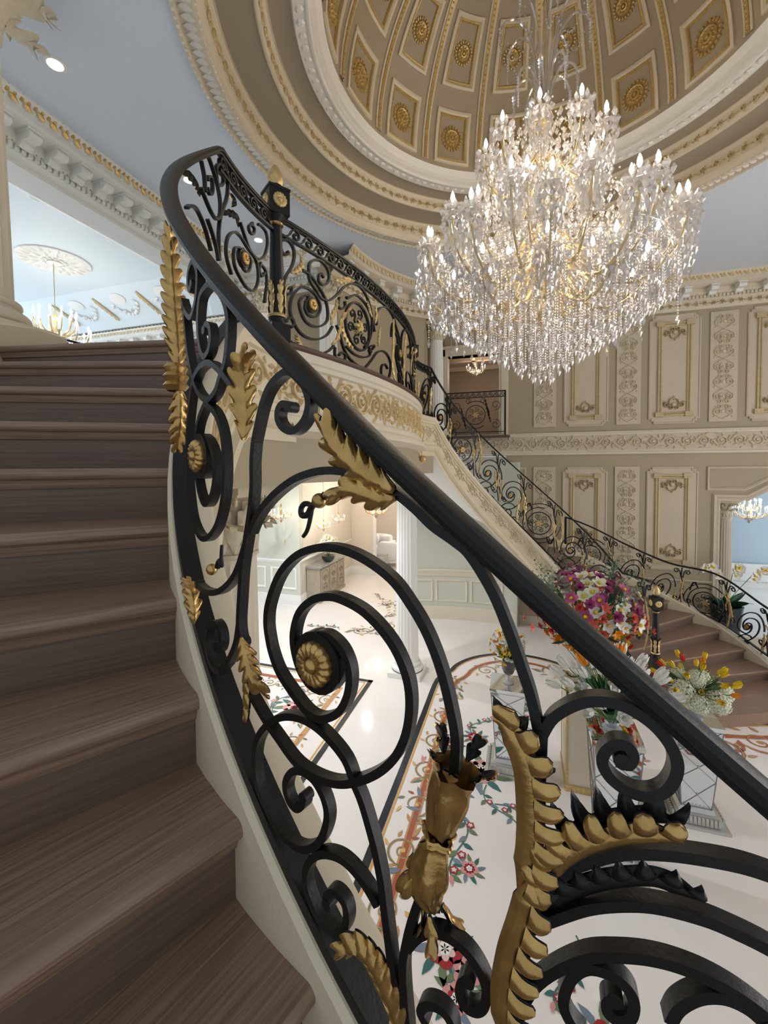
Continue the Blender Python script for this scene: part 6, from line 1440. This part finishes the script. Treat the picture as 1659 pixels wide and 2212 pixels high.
# white orchids behind the far stair
OP=empty('orchid_plant',(3.45,4.72,.0),'white orchids with dark leaves behind the far stair railing','plant')
for st,(dx,dy) in enumerate(((-.35,-.05),(.15,.0),(.55,-.1))):
    q=cr([(0,0,.95),(dx*.4,dy,1.35),(dx*.8,dy,1.62),(dx*1.15,dy,1.6),(dx*1.35,dy,1.45)],5);mb=MB();mb.tube(q,.006,5);ob('orchid_stem',mb,[STEM],OP)
    for k in range(9):
        p=q[min(len(q)-1,7+k)];d=Vector((.2*rnd()-.1,-1,.2));put(OP,'orchid',ORC['white'],(p[0]+.05*rnd(),p[1]-.03,p[2]-.03*rnd()),d,1.7,k)
for k in range(10):
    a=k*.7;put(OP,'leaf',BLD,(0,0,.9),(cos(a),sin(a),.5),2.0,k)
mb=MB();mb.lathe([(0,0),(.16,0),(.19,.3),(.24,.75),(.26,.92),(.23,.92),(.2,.7),(0,.7)],20);VO=ob('planter',mb,[mat('dark_planter',srgb(30,40,44),.3)],None,'dark round planter standing behind the far stair railing','planter');VO.location=(3.45,4.72,0)
# ------------------------------------------------ furniture seen under the gallery
CON=empty('console_cabinet',(-5.27,6.0,0),'grey carved console cabinet with marble top under the two small chandeliers','cabinet')
GREY=mat('grey_painted_wood',srgb(176,164,146),.5,noise=.1,nscale=12);CARV=mat('carved_edge',srgb(150,136,116),.5);MTOP=mat('grey_marble',srgb(168,166,158),.12,noise=.25,nscale=9)
mb=MB();mb.box(-.2,-.8,.06,.17,.8,.9);mb.box(-.2,-.82,0,.19,.82,.08);ob('cabinet_body',mb,[GREY],CON,smooth=False)
for k in range(3):
    y0=-.76+.52*k;mb=MB();mb.box(.17,y0,.12,.19,y0+.48,.86);d_=ob('cabinet_door',mb,[GREY],CON,smooth=False)
    mb=MB();mp=lambda s,t,h:(.19+h,s,t)
    c=[(y0+.05,.17),(y0+.43,.17),(y0+.43,.7),(y0+.34,.8),(y0+.14,.8),(y0+.05,.7),(y0+.05,.17)]
    relief(mb,c,mp,.03,.012);cartouche(mb,mp,y0+.24,.62,.3,1,.015,0,0);arabesque(mb,mp,y0+.1,y0+.38,.2,.5,.012,0,1);ob('carved_panel',mb,[CARV],d_)
mb=MB();mb.box(-.21,-.86,.9,.22,.86,.95);ob('marble_top',mb,[MTOP],CON,smooth=False)
OB=empty('orchid_bowl',(-5.16,5.85,.95),'white orchids in a dark bowl on the grey console','plant')
mb=MB();mb.lathe([(0,0),(.1,0),(.17,.08),(.18,.17),(.15,.17),(.0,.1)],16);ob('bowl',mb,[mat('dark_bowl',srgb(34,52,44),.3)],OB)
for k in range(26):
    a=k*2.4;q=sqrt(k/26);put(OB,'orchid',ORC['white'],(.22*q*cos(a),.34*q*sin(a),.42+.2*(1-q)+.12*rnd()),(cos(a)*q,sin(a)*q-.3,.4),2.0,k)
stems(OB,[(.12*cos(k),.14*sin(k),.4) for k in range(8)],(0,0,.12),.005)
SOF=mat('white_upholstery',srgb(236,234,232),.8,bump=.1,bscale=120);PIL=mat('cushion_cream',srgb(222,210,198),.8)
def sofa(loc,w,rz,label,cush=2):
    e=empty('sofa',loc,label,'sofa',rz=rz)
    def rb(x0,y0,z0,x1,y1,z1,nm,m_=SOF):
        mb=MB();cx,cy,cz_=(x0+x1)/2,(y0+y1)/2,(z0+z1)/2;rows=[]
        for j in range(9):
            v=-PI/2+PI*j/8;row=[]
            for i in range(20):
                u=2*PI*i/20;f=lambda c:math.copysign(abs(c)**.35,c)
                row.append((cx+(x1-x0)/2*f(cos(u))*f(cos(v)),cy+(y1-y0)/2*f(sin(u))*f(cos(v)),cz_+(z1-z0)/2*f(sin(v))))
            rows.append(row)
        mb.grid(rows,0,cv=True);return ob(nm,mb,[m_],e)
    rb(-w/2,-.42,.1,w/2,.42,.32,'seat_base');rb(-w/2,.24,.2,w/2,.46,.86,'backrest')
    for s in(-1,1): rb(s*w/2-.14,-.42,.15,s*w/2+.14,.44,.64,'armrest')
    for k in range(cush): rb(-w/2+.15+(w-.3)*k/cush,-.4,.3,-w/2+.15+(w-.3)*(k+1)/cush,.26,.48,'seat_cushion')
    for k in range(cush+1): rb(-w/2+.2+(w-.6)*k/cush,.04,.46,-w/2+.6+(w-.6)*k/cush,.26,.84,'pillow',PIL if k==0 else SOF)
    for sx in(-1,1):
        for sy in(-1,1):
            mb=MB();mb.lathe([(.02,0),(.03,.12)],8,(sx*(w/2-.1),sy*.34,0));ob('leg',mb,[GOLDB],e)
    return e
sofa((-5.75,11.0,0),1.6,0,'white sofa against the far side of the living room, seen past the column')
sofa((-4.62,9.95,0),.75,PI,'white armchair with its back turned, in front of the white sofa',1)
mb=MB();mb.lathe([(0,0),(.07,0),(.07,.02),(.02,.05),(.05,.18),(.02,.34),(.015,.42)],14);L_=empty('table_lamp',(-4.45,11.35,.62),'table lamp with a white drum shade beside the white sofa','lamp');ob('lamp_base',mb,[GOLDB],L_)
mb=MB();mb.lathe([(.16,.4),(.14,.68)],20);ob('lamp_shade',mb,[mat('lit_shade',srgb(250,246,238),.7,emit=(1,.95,.88),es=.8)],L_)
ST_=empty('side_table',(-4.45,11.35,0),'small round gilt side table under the table lamp','table')
mb=MB();mb.lathe([(0,.58),(.24,.58),(.24,.62),(0,.62)],20);ob('table_top',mb,[MTOP],ST_)
for k in range(3):
    a=2*PI*k/3;mb=MB();mb.tube([(.18*cos(a),.18*sin(a),.58),(.2*cos(a),.2*sin(a),0)],.012,6);ob('leg',mb,[GOLDB],ST_)
NT=empty('side_table',(-4.7,9.15,0),'slim gilt end table in front of the white armchair','table')
mb=MB();mb.box(-.17,-.17,.48,.17,.17,.5);ob('table_top',mb,[MTOP],NT,smooth=False)
for sx in(-1,1):
    for sy in(-1,1):
        mb=MB();mb.box(sx*.16-.008,sy*.16-.008,0,sx*.16+.008,sy*.16+.008,.48);ob('leg',mb,[GOLDB],NT,smooth=False)
# bookcase at the far end
BC=empty('bookcase',(-4.2,13.4,0),'open dark wooden shelving on the far living room wall','shelf')
mb=MB()
for z in(1.2,1.7,2.2,2.7): mb.box(-.8,-.15,z,.8,.15,z+.04)
ob('shelves',mb,[TRIMW],BC,smooth=False)
for sx in(-.8,.8):
    mb=MB();mb.box(sx-.02,-.15,0,sx+.02,.15,3.0);ob('side_panel',mb,[TRIMW],BC,smooth=False)
# ------------------------------------------------ groups of repeats
for o in list(COL.objects):
    if o.parent is None and 'label' in o:
        g={'mirrored_pedestal':'mirrored pedestals in the middle of the hall','column':'fluted columns of the hall','newel_post':'iron newel posts with gold finials','stair_railing':'scrolled stair railings','balcony_railing':'straight iron balcony railings','downlight':'recessed ceiling downlights','flower_arrangement':'flower arrangements on the pedestals','small_chandelier':'smaller chandeliers in the side rooms','staircase':'matching curved staircases','sofa':'white seats in the living room','side_table':'gilt side tables in the living room'}.get(o.name.split('.')[0])
        if g: o['group']=g
